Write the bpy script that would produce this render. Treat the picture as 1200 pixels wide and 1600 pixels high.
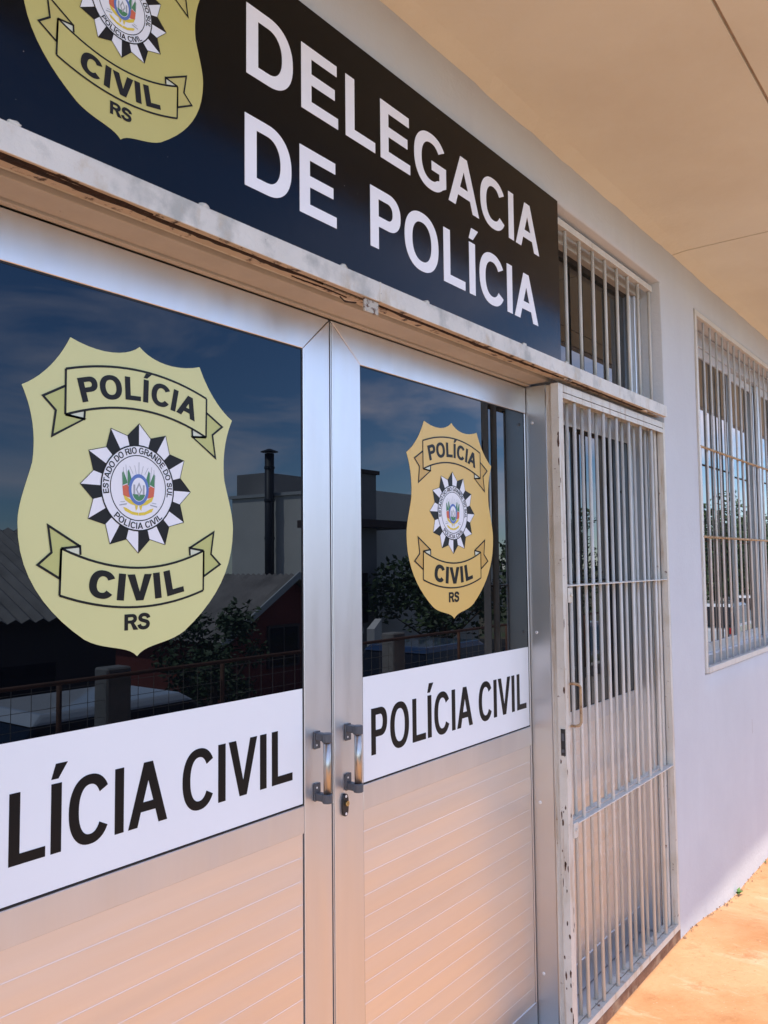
import bpy, bmesh, math, random
from mathutils import Matrix, Vector, noise
random.seed(7)
for o in list(bpy.data.objects): bpy.data.objects.remove(o, do_unlink=True)
SC = bpy.context.scene
COL = SC.collection
R = math.radians

# ------------------------------------------------------------------ camera
EYE = 1.55
def cam_matrix(pitch, roll, yaw):
    T = Matrix(((1, 0, 0), (0, 0, -1), (0, 1, 0)))
    return Matrix.Rotation(yaw, 3, 'Z') @ T @ Matrix.Rotation(pitch, 3, 'X') @ Matrix.Rotation(roll, 3, 'Z')
cd = bpy.data.cameras.new('camera')
cd.sensor_fit = 'HORIZONTAL'; cd.sensor_width = 36.0
cd.lens = 36.0 * 1283.5 / 1200.0
cd.clip_start = 0.02; cd.clip_end = 3000
cam = bpy.data.objects.new('camera', cd); COL.objects.link(cam)
cam.matrix_world = Matrix.Translation((0, 0, EYE)) @ cam_matrix(R(3.567), R(-0.5766), R(-52.53)).to_4x4()
SC.camera = cam

# ------------------------------------------------------------------ sky, sun, exposure
SUN = Vector((-0.50, -0.25, 0.872)).normalized()
world = bpy.data.worlds.new('World'); SC.world = world; world.use_nodes = True
wn, wl = world.node_tree.nodes, world.node_tree.links
wn.clear()
wo = wn.new('ShaderNodeOutputWorld'); wb = wn.new('ShaderNodeBackground')
sky = wn.new('ShaderNodeTexSky'); sky.sky_type = 'NISHITA'; sky.sun_disc = False
sky.sun_elevation = math.asin(SUN.z); sky.sun_rotation = math.atan2(SUN.x, SUN.y)
sky.air_density = 1.0; sky.dust_density = 0.0; sky.ozone_density = 8.0; sky.altitude = 500
tc = wn.new('ShaderNodeTexCoord'); mp = wn.new('ShaderNodeMapping')
mp.inputs['Scale'].default_value = (1.6, 2.6, 7.0); mp.inputs['Rotation'].default_value = (0.25, 0.5, 0.4)
nz = wn.new('ShaderNodeTexNoise'); nz.inputs['Scale'].default_value = 1.5; nz.inputs['Detail'].default_value = 8
nz.inputs['Roughness'].default_value = 0.56; nz.inputs['Distortion'].default_value = 0.6
cr = wn.new('ShaderNodeValToRGB'); cr.color_ramp.elements[0].position = 0.46; cr.color_ramp.elements[1].position = 0.74
cr.color_ramp.elements[1].color = (0.80, 0.80, 0.80, 1)
mx = wn.new('ShaderNodeMix'); mx.data_type = 'RGBA'; mx.inputs['B'].default_value = (9.0, 7.6, 8.0, 1)
wl.new(tc.outputs['Generated'], mp.inputs['Vector']); wl.new(mp.outputs['Vector'], nz.inputs['Vector'])
wl.new(nz.outputs['Fac'], cr.inputs['Fac']); wl.new(cr.outputs['Color'], mx.inputs['Factor'])
wl.new(sky.outputs['Color'], mx.inputs['A']); wl.new(mx.outputs['Result'], wb.inputs['Color'])
wb.inputs['Strength'].default_value = 0.15
wl.new(wb.outputs['Background'], wo.inputs['Surface'])
sd = bpy.data.lights.new('sun', 'SUN'); sd.energy = 3.0; sd.angle = R(0.53); sd.color = (1.0, 0.95, 0.87)
sun = bpy.data.objects.new('sun', sd); COL.objects.link(sun)
sun.rotation_euler = SUN.to_track_quat('Z', 'Y').to_euler(); sun.location = SUN * 30
SC.view_settings.view_transform = 'Standard'; SC.view_settings.look = 'None'
SC.view_settings.gamma = 1.0; SC.view_settings.use_curve_mapping = False
SC.view_settings.exposure = 1.25
SC.render.engine = 'CYCLES'
SC.cycles.use_denoising = True
SC.cycles.max_bounces = 10; SC.cycles.diffuse_bounces = 5; SC.cycles.glossy_bounces = 6
SC.cycles.sample_clamp_indirect = 6

# ------------------------------------------------------------------ materials
MATS = {}
def mat(name, color, rough=0.6, metal=0.0, ior=1.5, spec=0.5, var=0.0, vscale=8.0, col2=None, thr=(0.45, 0.62), cscale=6.0,
        cdetail=6.0, stretch=None, bump=0.0, bscale=40.0, objrand=0.0, col3=None, thr3=(0.62, 0.7), c3scale=20.0, aniso=0.0, coat=0.0,
        rvar=0.0, streak=None, sthr=(0.58, 0.75), sst=(26, 26, 2.2)):
    m = bpy.data.materials.new(name); m.use_nodes = True
    nt = m.node_tree; N, L = nt.nodes, nt.links
    p = N['Principled BSDF']
    p.inputs['Roughness'].default_value = rough; p.inputs['Metallic'].default_value = metal
    p.inputs['IOR'].default_value = ior; p.inputs['Specular IOR Level'].default_value = spec
    p.inputs['Coat Weight'].default_value = coat
    if aniso: p.inputs['Anisotropic'].default_value = aniso
    p.inputs['Base Color'].default_value = (*color, 1)
    if var or col2 or col3 or bump or objrand or rvar or streak:
        g = N.new('ShaderNodeNewGeometry'); src = g.outputs['Position']
        if stretch:
            mpn = N.new('ShaderNodeMapping'); mpn.inputs['Scale'].default_value = stretch
            L.new(src, mpn.inputs['Vector']); src = mpn.outputs['Vector']
        cur = None
        def nzn(scale, detail=6, rg=0.6):
            n = N.new('ShaderNodeTexNoise'); n.inputs['Scale'].default_value = scale; n.inputs['Detail'].default_value = detail
            n.inputs['Roughness'].default_value = rg; L.new(src, n.inputs['Vector']); return n
        def mixc(fac, a, b):
            x = N.new('ShaderNodeMix'); x.data_type = 'RGBA'; L.new(fac, x.inputs['Factor'])
            if isinstance(a, tuple): x.inputs['A'].default_value = (*a, 1)
            else: L.new(a, x.inputs['A'])
            if isinstance(b, tuple): x.inputs['B'].default_value = (*b, 1)
            else: L.new(b, x.inputs['B'])
            return x.outputs['Result']
        def ramp(out, lo, hi):
            r = N.new('ShaderNodeMapRange'); r.inputs['From Min'].default_value = lo; r.inputs['From Max'].default_value = hi
            L.new(out, r.inputs['Value']); return r.outputs['Result']
        cur = tuple(color)
        if var:
            n = nzn(vscale)
            lo = tuple(c * (1 - var) for c in color); hi = tuple(min(1, c * (1 + var)) for c in color)
            cur = mixc(ramp(n.outputs['Fac'], 0.3, 0.7), lo, hi)
        if col2:
            n = nzn(cscale, cdetail); cur = mixc(ramp(n.outputs['Fac'], *thr), cur, tuple(col2))
        if col3:
            n = nzn(c3scale, 8, 0.7); cur = mixc(ramp(n.outputs['Fac'], *thr3), cur, tuple(col3))
        if streak:
            ms = N.new('ShaderNodeMapping'); ms.inputs['Scale'].default_value = sst; L.new(g.outputs['Position'], ms.inputs['Vector'])
            n = N.new('ShaderNodeTexNoise'); n.inputs['Scale'].default_value = 1.0; n.inputs['Detail'].default_value = 8; n.inputs['Roughness'].default_value = .68
            L.new(ms.outputs['Vector'], n.inputs['Vector']); cur = mixc(ramp(n.outputs['Fac'], *sthr), cur, tuple(streak))
        if objrand:
            oi = N.new('ShaderNodeObjectInfo'); hs = N.new('ShaderNodeHueSaturation')
            r = N.new('ShaderNodeMapRange'); r.inputs['To Min'].default_value = 1 - objrand; r.inputs['To Max'].default_value = 1 + objrand
            L.new(oi.outputs['Random'], r.inputs['Value']); L.new(r.outputs['Result'], hs.inputs['Value'])
            if isinstance(cur, tuple): hs.inputs['Color'].default_value = (*cur, 1)
            else: L.new(cur, hs.inputs['Color'])
            cur = hs.outputs['Color']
        if not isinstance(cur, tuple): L.new(cur, p.inputs['Base Color'])
        if rvar:
            n = nzn(vscale * 1.7)
            r = N.new('ShaderNodeMapRange'); r.inputs['From Min'].default_value = .3; r.inputs['From Max'].default_value = .7
            r.inputs['To Min'].default_value = max(0, rough - rvar); r.inputs['To Max'].default_value = rough + rvar
            L.new(n.outputs['Fac'], r.inputs['Value']); L.new(r.outputs['Result'], p.inputs['Roughness'])
        if bump:
            n = nzn(bscale, 5); b = N.new('ShaderNodeBump'); b.inputs['Strength'].default_value = bump
            b.inputs['Distance'].default_value = 0.01
            L.new(n.outputs['Fac'], b.inputs['Height']); L.new(b.outputs['Normal'], p.inputs['Normal'])
    MATS[name] = m
    return m
mat('wall_paint', (0.575, 0.58, 0.575), 0.85, streak=(0.555, 0.555, 0.555), sst=(5, 5, .8), sthr=(.5, .75), var=0.05, vscale=1.7, bump=0.25, bscale=55, col2=(0.545, 0.545, 0.55), thr=(0.5, 0.8), cscale=3.0)
mat('canopy_paint', (0.76, 0.72, 0.57), 0.9, var=0.04, vscale=2.0, bump=0.2, bscale=45, col2=(0.69, 0.63, 0.48), thr=(0.45, 0.8), cscale=1.5)
mat('joint_dark', (0.34, 0.26, 0.19), 0.9, var=0.2, vscale=30)
mat('aluminium', (0.70, 0.70, 0.70), 0.36, metal=0.85, var=0.03, vscale=3.0, stretch=(6, 6, 0.6), rvar=0.05, bump=0.012, bscale=160)
mat('aluminium_jamb', (0.60, 0.585, 0.565), 0.42, metal=1.0, var=0.04, vscale=3.0, rvar=0.05)
mat('aluminium_plank', (0.78, 0.745, 0.70), 0.40, metal=0.85, var=0.03, vscale=2.5, stretch=(0.6, 6, 8), rvar=0.06, objrand=0.03)
mat('soffit_metal', (0.47, 0.42, 0.35), 0.55, var=0.08, vscale=10, col3=(0.20, 0.12, 0.07), thr3=(.68, .74), c3scale=30)
mat('tinted_glass', (0.0015, 0.002, 0.003), 0.0, ior=1.56)
MATS['tinted_glass'].node_tree.nodes['Principled BSDF'].inputs['Specular Tint'].default_value = (0.64, 0.82, 1.0, 1)
mat('clear_glass', (0.012, 0.014, 0.014), 0.0, ior=2.1)
mat('gasket', (0.012, 0.012, 0.013), 0.5)
mat('vinyl_white', (0.80, 0.83, 0.83), 0.33, var=0.015, vscale=4)
mat('vinyl_black', (0.006, 0.005, 0.005), 0.30, spec=0.25)
mat('print_black', (0.012, 0.011, 0.010), 0.35, var=0.3, vscale=60)
mat('shield_cool_lit', (0.62, 0.61, 0.27), 0.38, var=0.02, vscale=5)  # left shield: same gold vinyl, cooler reflected light put into its base colour
mat('shield_warm_lit', (0.68, 0.46, 0.13), 0.38, var=0.02, vscale=5)  # right shield: the gold vinyl with warmer reflections put into its base colour
mat('shield_sign_gold', (0.52, 0.46, 0.14), 0.35, var=0.03, vscale=6)
mat('fold_cool_lit', (0.47, 0.48, 0.16), 0.4); mat('fold_warm_lit', (0.55, 0.34, 0.08), 0.4); mat('fold_sign', (0.50, 0.43, 0.13), 0.4)  # darker ribbon tails; door pair follows each shield's painted-in reflected light
mat('fold_pale', (0.62, 0.64, 0.48), 0.4)
mat('ink', (0.008, 0.007, 0.006), 0.4, spec=0.25)
mat('print_white', (0.78, 0.78, 0.79), 0.4)
mat('flag_green', (0.06, 0.22, 0.09), 0.5); mat('flag_red', (0.62, 0.13, 0.06), 0.5); mat('flag_yellow', (0.72, 0.55, 0.05), 0.5)
mat('crest_blue', (0.10, 0.18, 0.45), 0.5); mat('crest_grey', (0.35, 0.36, 0.37), 0.5)
mat('sign_black', (0.0028, 0.0022, 0.0022), 0.15, ior=1.40, spec=0.30, var=0.2, vscale=30, rvar=0.03)
MATS['sign_black'].node_tree.nodes['Principled BSDF'].inputs['Specular Tint'].default_value = (0.52, 0.74, 1.0, 1)
mat('sign_edge', (0.05, 0.045, 0.04), 0.5)
mat('sign_white', (0.86, 0.85, 0.86), 0.35, var=0.02, vscale=15)
mat('gate_paint', (0.62, 0.585, 0.50), 0.48, streak=(0.36, 0.24, 0.13), sthr=(.53, .70), var=0.07, vscale=9, col2=(0.52, 0.47, 0.36), thr=(0.52, 0.75), cscale=7,
    col3=(0.13, 0.055, 0.025), thr3=(0.635, 0.67), c3scale=38, bump=0.15, bscale=120)
mat('bar_paint', (0.63, 0.60, 0.53), 0.42, streak=(0.42, 0.34, 0.24), sst=(40, 40, 5), var=0.06, vscale=14, col3=(0.22, 0.11, 0.05), thr3=(0.70, 0.75), c3scale=45, bump=0.1, bscale=150)
mat('window_bar_paint', (0.60, 0.59, 0.55), 0.45, var=0.08, vscale=14, col3=(0.42, 0.27, 0.13), thr3=(0.62, 0.75), c3scale=25, bump=0.1, bscale=150)
mat('rusty_bar', (0.45, 0.30, 0.16), 0.7, var=0.25, vscale=30, col3=(0.15, 0.06, 0.025), thr3=(0.5, 0.65), c3scale=40, bump=0.3, bscale=150)
mat('rail_paint', (0.64, 0.61, 0.54), 0.5, streak=(0.50, 0.42, 0.30), sst=(14, 14, 9), sthr=(.55, .72), var=0.08, vscale=7, col2=(0.40, 0.395, 0.35), thr=(0.50, 0.68), cscale=13,
    col3=(0.10, 0.045, 0.02), thr3=(0.695, 0.72), c3scale=42, bump=0.2, bscale=90)
mat('lip_paint', (0.52, 0.42, 0.31), 0.6, var=0.1, vscale=9, col3=(0.06, 0.03, 0.015), thr3=(0.55, 0.62), c3scale=26, bump=0.3, bscale=120)
mat('bracket_paint', (0.46, 0.42, 0.34), 0.6, var=0.15, vscale=30, col3=(0.10, 0.045, 0.02), thr3=(0.50, 0.58), c3scale=60, bump=0.3, bscale=120)
mat('chip_rust', (0.085, 0.042, 0.022), 0.9, var=0.5, vscale=120)
mat('rust', (0.030, 0.013, 0.007), 0.95, var=0.6, vscale=45, bump=0.7, bscale=140)
mat('rust_light', (0.22, 0.11, 0.06), 0.9, var=0.35, vscale=22, col2=(0.38, 0.26, 0.16), thr=(0.5, 0.7), cscale=14, bump=0.6, bscale=120)
mat('handle_grey', (0.075, 0.08, 0.09), 0.42, var=0.15, vscale=60)
mat('chrome', (0.47, 0.44, 0.40), 0.30, metal=1.0)
mat('brass', (0.60, 0.45, 0.20), 0.25, metal=1.0)
mat('steel_screw', (0.80, 0.80, 0.78), 0.35, metal=0.3)
mat('black_plastic', (0.012, 0.012, 0.014), 0.4)
mat('dark_room', (0.03, 0.028, 0.027), 0.9)
def floor_mat():
    m = bpy.data.materials.new('floor_orange'); m.use_nodes = True; N, L = m.node_tree.nodes, m.node_tree.links
    p = N['Principled BSDF']; p.inputs['Roughness'].default_value = 0.82; p.inputs['Specular IOR Level'].default_value = 0.3
    g = N.new('ShaderNodeNewGeometry')
    def nz_(sc, det, rg, lo, hi, st=(1, 1, 1)):
        mp_ = N.new('ShaderNodeMapping'); mp_.inputs['Scale'].default_value = st; mp_.inputs['Rotation'].default_value = (0, 0, 0.5)
        L.new(g.outputs['Position'], mp_.inputs['Vector'])
        n = N.new('ShaderNodeTexNoise'); n.inputs['Scale'].default_value = sc; n.inputs['Detail'].default_value = det; n.inputs['Roughness'].default_value = rg
        L.new(mp_.outputs['Vector'], n.inputs['Vector'])
        r = N.new('ShaderNodeMapRange'); r.inputs['From Min'].default_value = lo; r.inputs['From Max'].default_value = hi
        L.new(n.outputs['Fac'], r.inputs['Value']); return r.outputs['Result']
    def mx_(f, a_, b_):
        x = N.new('ShaderNodeMix'); x.data_type = 'RGBA'; L.new(f, x.inputs['Factor'])
        for k_, v in (('A', a_), ('B', b_)):
            if isinstance(v, tuple): x.inputs[k_].default_value = (*v, 1)
            else: L.new(v, x.inputs[k_])
        return x.outputs['Result']
    c = mx_(nz_(2.2, 8, .62, .36, .62), (0.42, 0.190, 0.075), (0.53, 0.285, 0.14))
    c = mx_(nz_(3.0, 10, .72, .53, .68, (1, .35, 1)), c, (0.60, 0.42, 0.27))          # dusty scuffs
    c = mx_(nz_(7.0, 9, .7, .57, .72), c, (0.36, 0.155, 0.06))                         # damp stains
    c = mx_(nz_(60, 5, .7, .60, .74), c, (0.30, 0.14, 0.06))                           # specks
    c = mx_(nz_(95, 4, .7, .64, .76), c, (0.66, 0.50, 0.36))
    L.new(c, p.inputs['Base Color'])
    b_ = N.new('ShaderNodeBump'); b_.inputs['Strength'].default_value = .45; b_.inputs['Distance'].default_value = .008
    L.new(nz_(48, 8, .7, .2, .8), b_.inputs['Height']); L.new(b_.outputs['Normal'], p.inputs['Normal'])
    MATS['floor_orange'] = m
floor_mat()
mat('yard_concrete', (0.27, 0.225, 0.19), 0.9, var=0.12, vscale=2.0, bump=0.3, bscale=50)
mat('crumb', (0.20, 0.11, 0.06), 0.95, var=0.5, vscale=80)
mat('leaf_green', (0.085, 0.17, 0.035), 0.5, var=0.3, vscale=60)
mat('concrete', (0.30, 0.27, 0.24), 0.9, var=0.2, vscale=6, bump=0.4, bscale=30)
mat('rusty_pipe', (0.17, 0.075, 0.04), 0.8, var=0.3, vscale=8)
mat('wire', (0.30, 0.25, 0.20), 0.6)
mat('asphalt', (0.055, 0.053, 0.052), 0.95, var=0.2, vscale=3, bump=0.4, bscale=60)
mat('earth', (0.13, 0.10, 0.055), 0.95, var=0.35, vscale=0.6, col2=(0.07, 0.10, 0.03), thr=(0.45, 0.6), cscale=0.3)
mat('fibre_roof', (0.36, 0.31, 0.27), 0.9, var=0.3, vscale=1.4)
mat('house_dark', (0.10, 0.07, 0.06), 0.9, var=0.2, vscale=1.0)
mat('house_red', (0.22, 0.045, 0.03), 0.85, var=0.15, vscale=1.0)
mat('house_beige', (0.80, 0.74, 0.66), 0.9, var=0.06, vscale=0.7)
mat('house_grey', (0.30, 0.28, 0.27), 0.9, var=0.1, vscale=0.7)
mat('house_white', (0.68, 0.66, 0.62), 0.9, var=0.05, vscale=0.7)
mat('trim_white', (0.55, 0.54, 0.52), 0.7)
mat('flue_metal', (0.035, 0.035, 0.04), 0.5, metal=0.3)
mat('bark', (0.10, 0.07, 0.045), 0.95, var=0.3, vscale=10)
mat('foliage', (0.05, 0.085, 0.022), 0.6, var=0.45, vscale=2.5, objrand=0.1)
mat('car_paint_white', (0.65, 0.66, 0.68), 0.25, coat=1.0); mat('car_paint_blue', (0.02, 0.05, 0.12), 0.25, coat=1.0)
mat('car_paint_dark', (0.03, 0.03, 0.035), 0.25, coat=1.0)
mat('car_glass', (0.01, 0.011, 0.012), 0.02); mat('tyre_rubber', (0.02, 0.02, 0.02), 0.9); mat('rim_metal', (0.5, 0.5, 0.5), 0.35, metal=1.0)
mat('lamp_red', (0.45, 0.02, 0.02), 0.2); mat('lamp_white', (0.75, 0.75, 0.72), 0.1)
mat('sign_red', (0.55, 0.03, 0.03), 0.5); mat('post_grey', (0.35, 0.35, 0.35), 0.5)

# ------------------------------------------------------------------ helpers
WL = {}   # world location of every object made here (all unrotated)
def reg(o, w): WL[o.name] = Vector(w)
def tag(o, label=None, cat=None, group=None, kind=None):
    if label: o['label'] = label
    if cat: o['category'] = cat
    if group: o['group'] = group
    if kind: o['kind'] = kind
    return o
def thing(name, label, cat, loc, group=None):
    o = bpy.data.objects.new(name, None); o.empty_display_size = 0.1; COL.objects.link(o)
    o.location = loc; reg(o, loc)
    return tag(o, label, cat, group)
def place(o, w, parent):
    COL.objects.link(o); w = Vector(w)
    if parent is not None:
        o.parent = parent; o.location = w - WL[parent.name]
    else: o.location = w
    reg(o, w); return o
def mobj(name, verts, faces, m, parent=None, smooth=False, bevel=0.0, bseg=1, origin=None):
    """mesh object from world-space vertices; origin at the bounding box centre"""
    vs = [Vector(v) for v in verts]
    if origin is None:
        lo = Vector([min(v[i] for v in vs) for i in range(3)]); hi = Vector([max(v[i] for v in vs) for i in range(3)])
        c = (lo + hi) / 2
    else: c = Vector(origin)
    me = bpy.data.meshes.new(name)
    me.from_pydata([v - c for v in vs], [], faces)
    if bevel:
        bm = bmesh.new(); bm.from_mesh(me)
        bmesh.ops.recalc_face_normals(bm, faces=bm.faces)
        bmesh.ops.bevel(bm, geom=[e for e in bm.edges if e.is_manifold and e.calc_face_angle(0) > 0.6], offset=bevel, segments=bseg, affect='EDGES', profile=0.6)
        bm.to_mesh(me); bm.free()
    else:
        bm = bmesh.new(); bm.from_mesh(me); bmesh.ops.recalc_face_normals(bm, faces=bm.faces); bm.to_mesh(me); bm.free()
    if smooth:
        for p in me.polygons: p.use_smooth = True
    me.materials.append(MATS[m]); me.update()
    return place(bpy.data.objects.new(name, me), c, parent)
def inst(src, w, parent, name=None):
    o = src.copy(); 
    for k in list(o.keys()): del o[k]
    o.parent = None
    return place(o, w, parent)
def boxgeo(x0, x1, y0, y1, z0, z1):
    v = [(x, y, z) for x in (x0, x1) for y in (y0, y1) for z in (z0, z1)]
    f = [(0, 1, 3, 2), (4, 6, 7, 5), (0, 4, 5, 1), (2, 3, 7, 6), (0, 2, 6, 4), (1, 5, 7, 3)]
    return v, f
def box(name, x0, x1, y0, y1, z0, z1, m, parent=None, bevel=0.0015):
    v, f = boxgeo(x0, x1, y0, y1, z0, z1); return mobj(name, v, f, m, parent, bevel=bevel)
def boxes(name, L, m, parent=None, bevel=0.0):
    V, F = [], []
    for b in L:
        v, f = boxgeo(*b); n = len(V); V += v; F += [tuple(i + n for i in q) for q in f]
    return mobj(name, V, F, m, parent, bevel=bevel)
def prism_xz(name, poly, y0, y1, m, parent=None, bevel=0.0):
    n = len(poly)
    v = [(x, y0, z) for x, z in poly] + [(x, y1, z) for x, z in poly]
    f = [tuple(range(n)), tuple(range(2 * n - 1, n - 1, -1))] + [(i, i + n, (i + 1) % n + n, (i + 1) % n) for i in range(n)]
    return mobj(name, v, f, m, parent, bevel=bevel)
def prism_x(name, prof, x0, x1, m, parent=None, bevel=0.0):
    n = len(prof)
    v = [(x0, y, z) for y, z in prof] + [(x1, y, z) for y, z in prof]
    f = [tuple(range(n)), tuple(range(2 * n - 1, n - 1, -1))] + [(i, i + n, (i + 1) % n + n, (i + 1) % n) for i in range(n)]
    return mobj(name, v, f, m, parent, bevel=bevel)
def tubegeo(pts, r, seg=10, cap=True):
    P = [Vector(p) for p in pts]; V, F = [], []
    rs = r if isinstance(r, (list, tuple)) else [r] * len(P)
    up = None
    for i, p in enumerate(P):
        d = (P[min(i + 1, len(P) - 1)] - P[max(i - 1, 0)]).normalized()
        if up is None: up = d.orthogonal().normalized()
        a = (up - d * up.dot(d)).normalized(); up = a; b = d.cross(a)
        for k in range(seg):
            t = 2 * math.pi * k / seg
            V.append(p + (a * math.cos(t) + b * math.sin(t)) * rs[i])
    for i in range(len(P) - 1):
        for k in range(seg):
            F.append((i * seg + k, i * seg + (k + 1) % seg, (i + 1) * seg + (k + 1) % seg, (i + 1) * seg + k))
    if cap:
        F.append(tuple(range(seg))); F.append(tuple((len(P) - 1) * seg + k for k in range(seg)))
    return V, F
def tube(name, pts, r, m, parent=None, seg=10):
    V, F = tubegeo(pts, r, seg); o = mobj(name, V, F, m, parent)
    for p in o.data.polygons: p.use_smooth = len(p.vertices) == 4
    return o
def merge(geos):
    V, F = [], []
    for v, f in geos:
        n = len(V); V += list(v); F += [tuple(i + n for i in q) for q in f]
    return V, F

# ------------------------------------------------------------------ lettering: hand-drawn grotesque capitals, cap height 1
def arc(cx, cy, rx, ry, a0, a1, n=18, e=2.25):
    out = []
    for i in range(n + 1):
        t = R(a0 + (a1 - a0) * i / n); c, s = math.cos(t), math.sin(t)
        out.append((cx + rx * math.copysign(abs(c) ** (2 / e), c), cy + ry * math.copysign(abs(s) ** (2 / e), s)))
    return out
def glyph(ch, s, h=None):
    """(advance, left bearing, contours) in cap heights; s = stem width"""
    h = h or s * 0.82
    acc = None
    if ch == 'Í': ch, acc = 'I', True
    if ch == 'I':
        c = [[(0, 0), (s, 0), (s, 1), (0, 1)]]
        if acc: c.append([(-s * 0.02, 1.065), (s * 0.66, 1.065), (s * 1.55, 1.285), (s * 0.40, 1.285)])
        return s + 0.19, 0.095, c
    if ch == 'L': return 0.86, 0.10, [[(0, 0), (0.72, 0), (0.72, h), (s, h), (s, 1), (0, 1)]]
    if ch == 'E': return 0.94, 0.10, [[(0, 0), (0.79, 0), (0.79, h), (s, h), (s, 0.5 - h * .42), (0.72, 0.5 - h * .42), (0.72, 0.5 + h * .58), (s, 0.5 + h * .58), (s, 1 - h), (0.765, 1 - h), (0.765, 1), (0, 1)]]
    if ch == 'T': return 0.86, 0.03, [[(0.4 - s / 2, 0), (0.4 + s / 2, 0), (0.4 + s / 2, 1 - h), (0.8, 1 - h), (0.8, 1), (0, 1), (0, 1 - h), (0.4 - s / 2, 1 - h)]]
    if ch == 'N': return 1.01, 0.10, [[(0, 0), (s, 0), (s, 1 - s * 1.72), (.81 - s, 0), (.81, 0), (.81, 1), (.81 - s, 1), (.81 - s, s * 1.72), (s, 1), (0, 1)]]
    if ch == 'V':
        k = s * 1.08
        return 0.94, 0.0, [[(0.47 - k / 2, 0), (0.47 + k / 2, 0), (0.94, 1), (0.94 - k, 1), (0.47, 0.0 + k * 1.15), (k, 1), (0, 1)]]
    if ch == 'A':
        k = s * 1.08; W_ = 1.01
        def xl(z): return (W_ / 2 - k / 2) * z      # outer left edge
        def xi(z): return xl(z) + k * 0.985         # inner left edge
        b0, b1 = 0.225, 0.225 + h
        top = 1 - k * 0.62
        zz = min(0.93, (W_ / 2 - k * .985) / (W_ / 2 - k / 2))
        return 1.01, 0.0, [[(0, 0), (k, 0), (xi(b0), b0), (W_ - xi(b0), b0), (W_ - k, 0), (W_, 0), (W_ / 2 + k / 2, 1), (W_ / 2 - k / 2, 1)],
                           [(xi(b1), b1), (W_ / 2, zz), (W_ - xi(b1), b1)]]
    if ch == 'O':
        return 1.09, 0.055, [arc(.49, .5, .49, .52, 0, 360, 44)[:-1], arc(.49, .5, .49 - s * 1.02, .52 - h, 0, 360, 44)[:-1]]
    if ch == 'C':
        o = arc(.475, .5, .475, .52, 33, 327, 40); i = arc(.475, .5, .475 - s * 1.02, .52 - h, 325, 35, 40)
        return 1.0, 0.06, [o + i]
    if ch == 'G':
        o = arc(.485, .5, .485, .52, 36, 312, 40)
        i = arc(.485, .5, .485 - s * 1.02, .52 - h, 306, 38, 40)
        r = 0.935
        return 1.08, 0.06, [o + [(r, .16), (r, .53), (.50, .53), (.50, .53 - h), (r - s, .53 - h), (r - s, .235)] + i]
    if ch == 'D':
        return 1.01, 0.10, [[(0, 0), (.40, 0)] + arc(.40, .5, .46, .5, -90, 90, 26)[1:] + [(0, 1)],
                            [(s, h), (.39, h)] + arc(.39, .5, .47 - s, .5 - h, -90, 90, 26)[1:] + [(s, 1 - h)]]
    if ch == 'P':
        m_, r_ = 0.375, 0.3125
        return 0.93, 0.10, [[(0, 0), (s, 0), (s, m_), (.47, m_)] + arc(.47, m_ + r_, .34, r_, -90, 90, 20)[1:] + [(0, 1)],
                            [(s, m_ + h), (.455, m_ + h)] + arc(.455, m_ + r_, .355 - s, r_ - h, -90, 90, 20)[1:] + [(s, 1 - h)]]
    if ch == 'R':
        m_, r_ = 0.42, 0.29
        return 1.01, 0.10, [[(0, 0), (s, 0), (s, m_ - .005), (.36, m_ - .005), (.44, m_ - .03), (.70 - s * .3, 0), (.97, 0), (.70, .385), (.66, .43)] +
                            arc(.52, m_ + r_, .345, r_, -62, 90, 20) + [(0, 1)],
                            [(s, m_ + h - .02), (.50, m_ + h - .02)] + arc(.50, m_ + r_ + .005, .365 - s, r_ - h + .005, -90, 90, 18)[1:] + [(s, 1 - h)]]
    if ch == 'U':
        return 1.01, 0.09, [[(0, 1), (0, .36)] + arc(.41, .36, .41, .38, 180, 360, 26)[1:] + [(.82, 1), (.82 - s, 1), (.82 - s, .36)] +
                            arc(.41, .36, .41 - s, .38 - h, 360, 180, 26)[1:] + [(s, 1)]]
    if ch == 'S':
        sp = [(.735, .70), (.70, .80), (.60, .885), (.42, .925), (.24, .885), (.145, .775), (.155, .665), (.25, .59), (.42, .535), (.60, .475), (.69, .39), (.695, .27), (.61, .15), (.41, .085), (.22, .12), (.12, .20), (.075, .315)]
        # smooth with Catmull-Rom
        P = []
        for k in range(len(sp) - 1):
            p0, p1, p2, p3 = sp[max(k - 1, 0)], sp[k], sp[k + 1], sp[min(k + 2, len(sp) - 1)]
            for q in range(3):
                t = q / 3
                P.append(tuple(.5 * (2 * p1[j] + (p2[j] - p0[j]) * t + (2 * p0[j] - 5 * p1[j] + 4 * p2[j] - p3[j]) * t * t + (3 * p1[j] - p0[j] - 3 * p2[j] + p3[j]) * t ** 3) for j in (0, 1)))
        P.append(sp[-1])
        Lp, Rp = [], []
        for k in range(len(P)):
            a, b = P[max(k - 1, 0)], P[min(k + 1, len(P) - 1)]
            dx, dy = b[0] - a[0], b[1] - a[1]; l = math.hypot(dx, dy)
            w = h * .53 + (s - h) * .5 * abs(dy) / l
            Lp.append((P[k][0] - dy / l * w, P[k][1] + dx / l * w)); Rp.append((P[k][0] + dy / l * w, P[k][1] - dx / l * w))
        return 0.93, 0.045, [Lp + Rp[::-1]]
    if ch == ' ': return 0.39, 0, []
    raise KeyError(ch)
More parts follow.
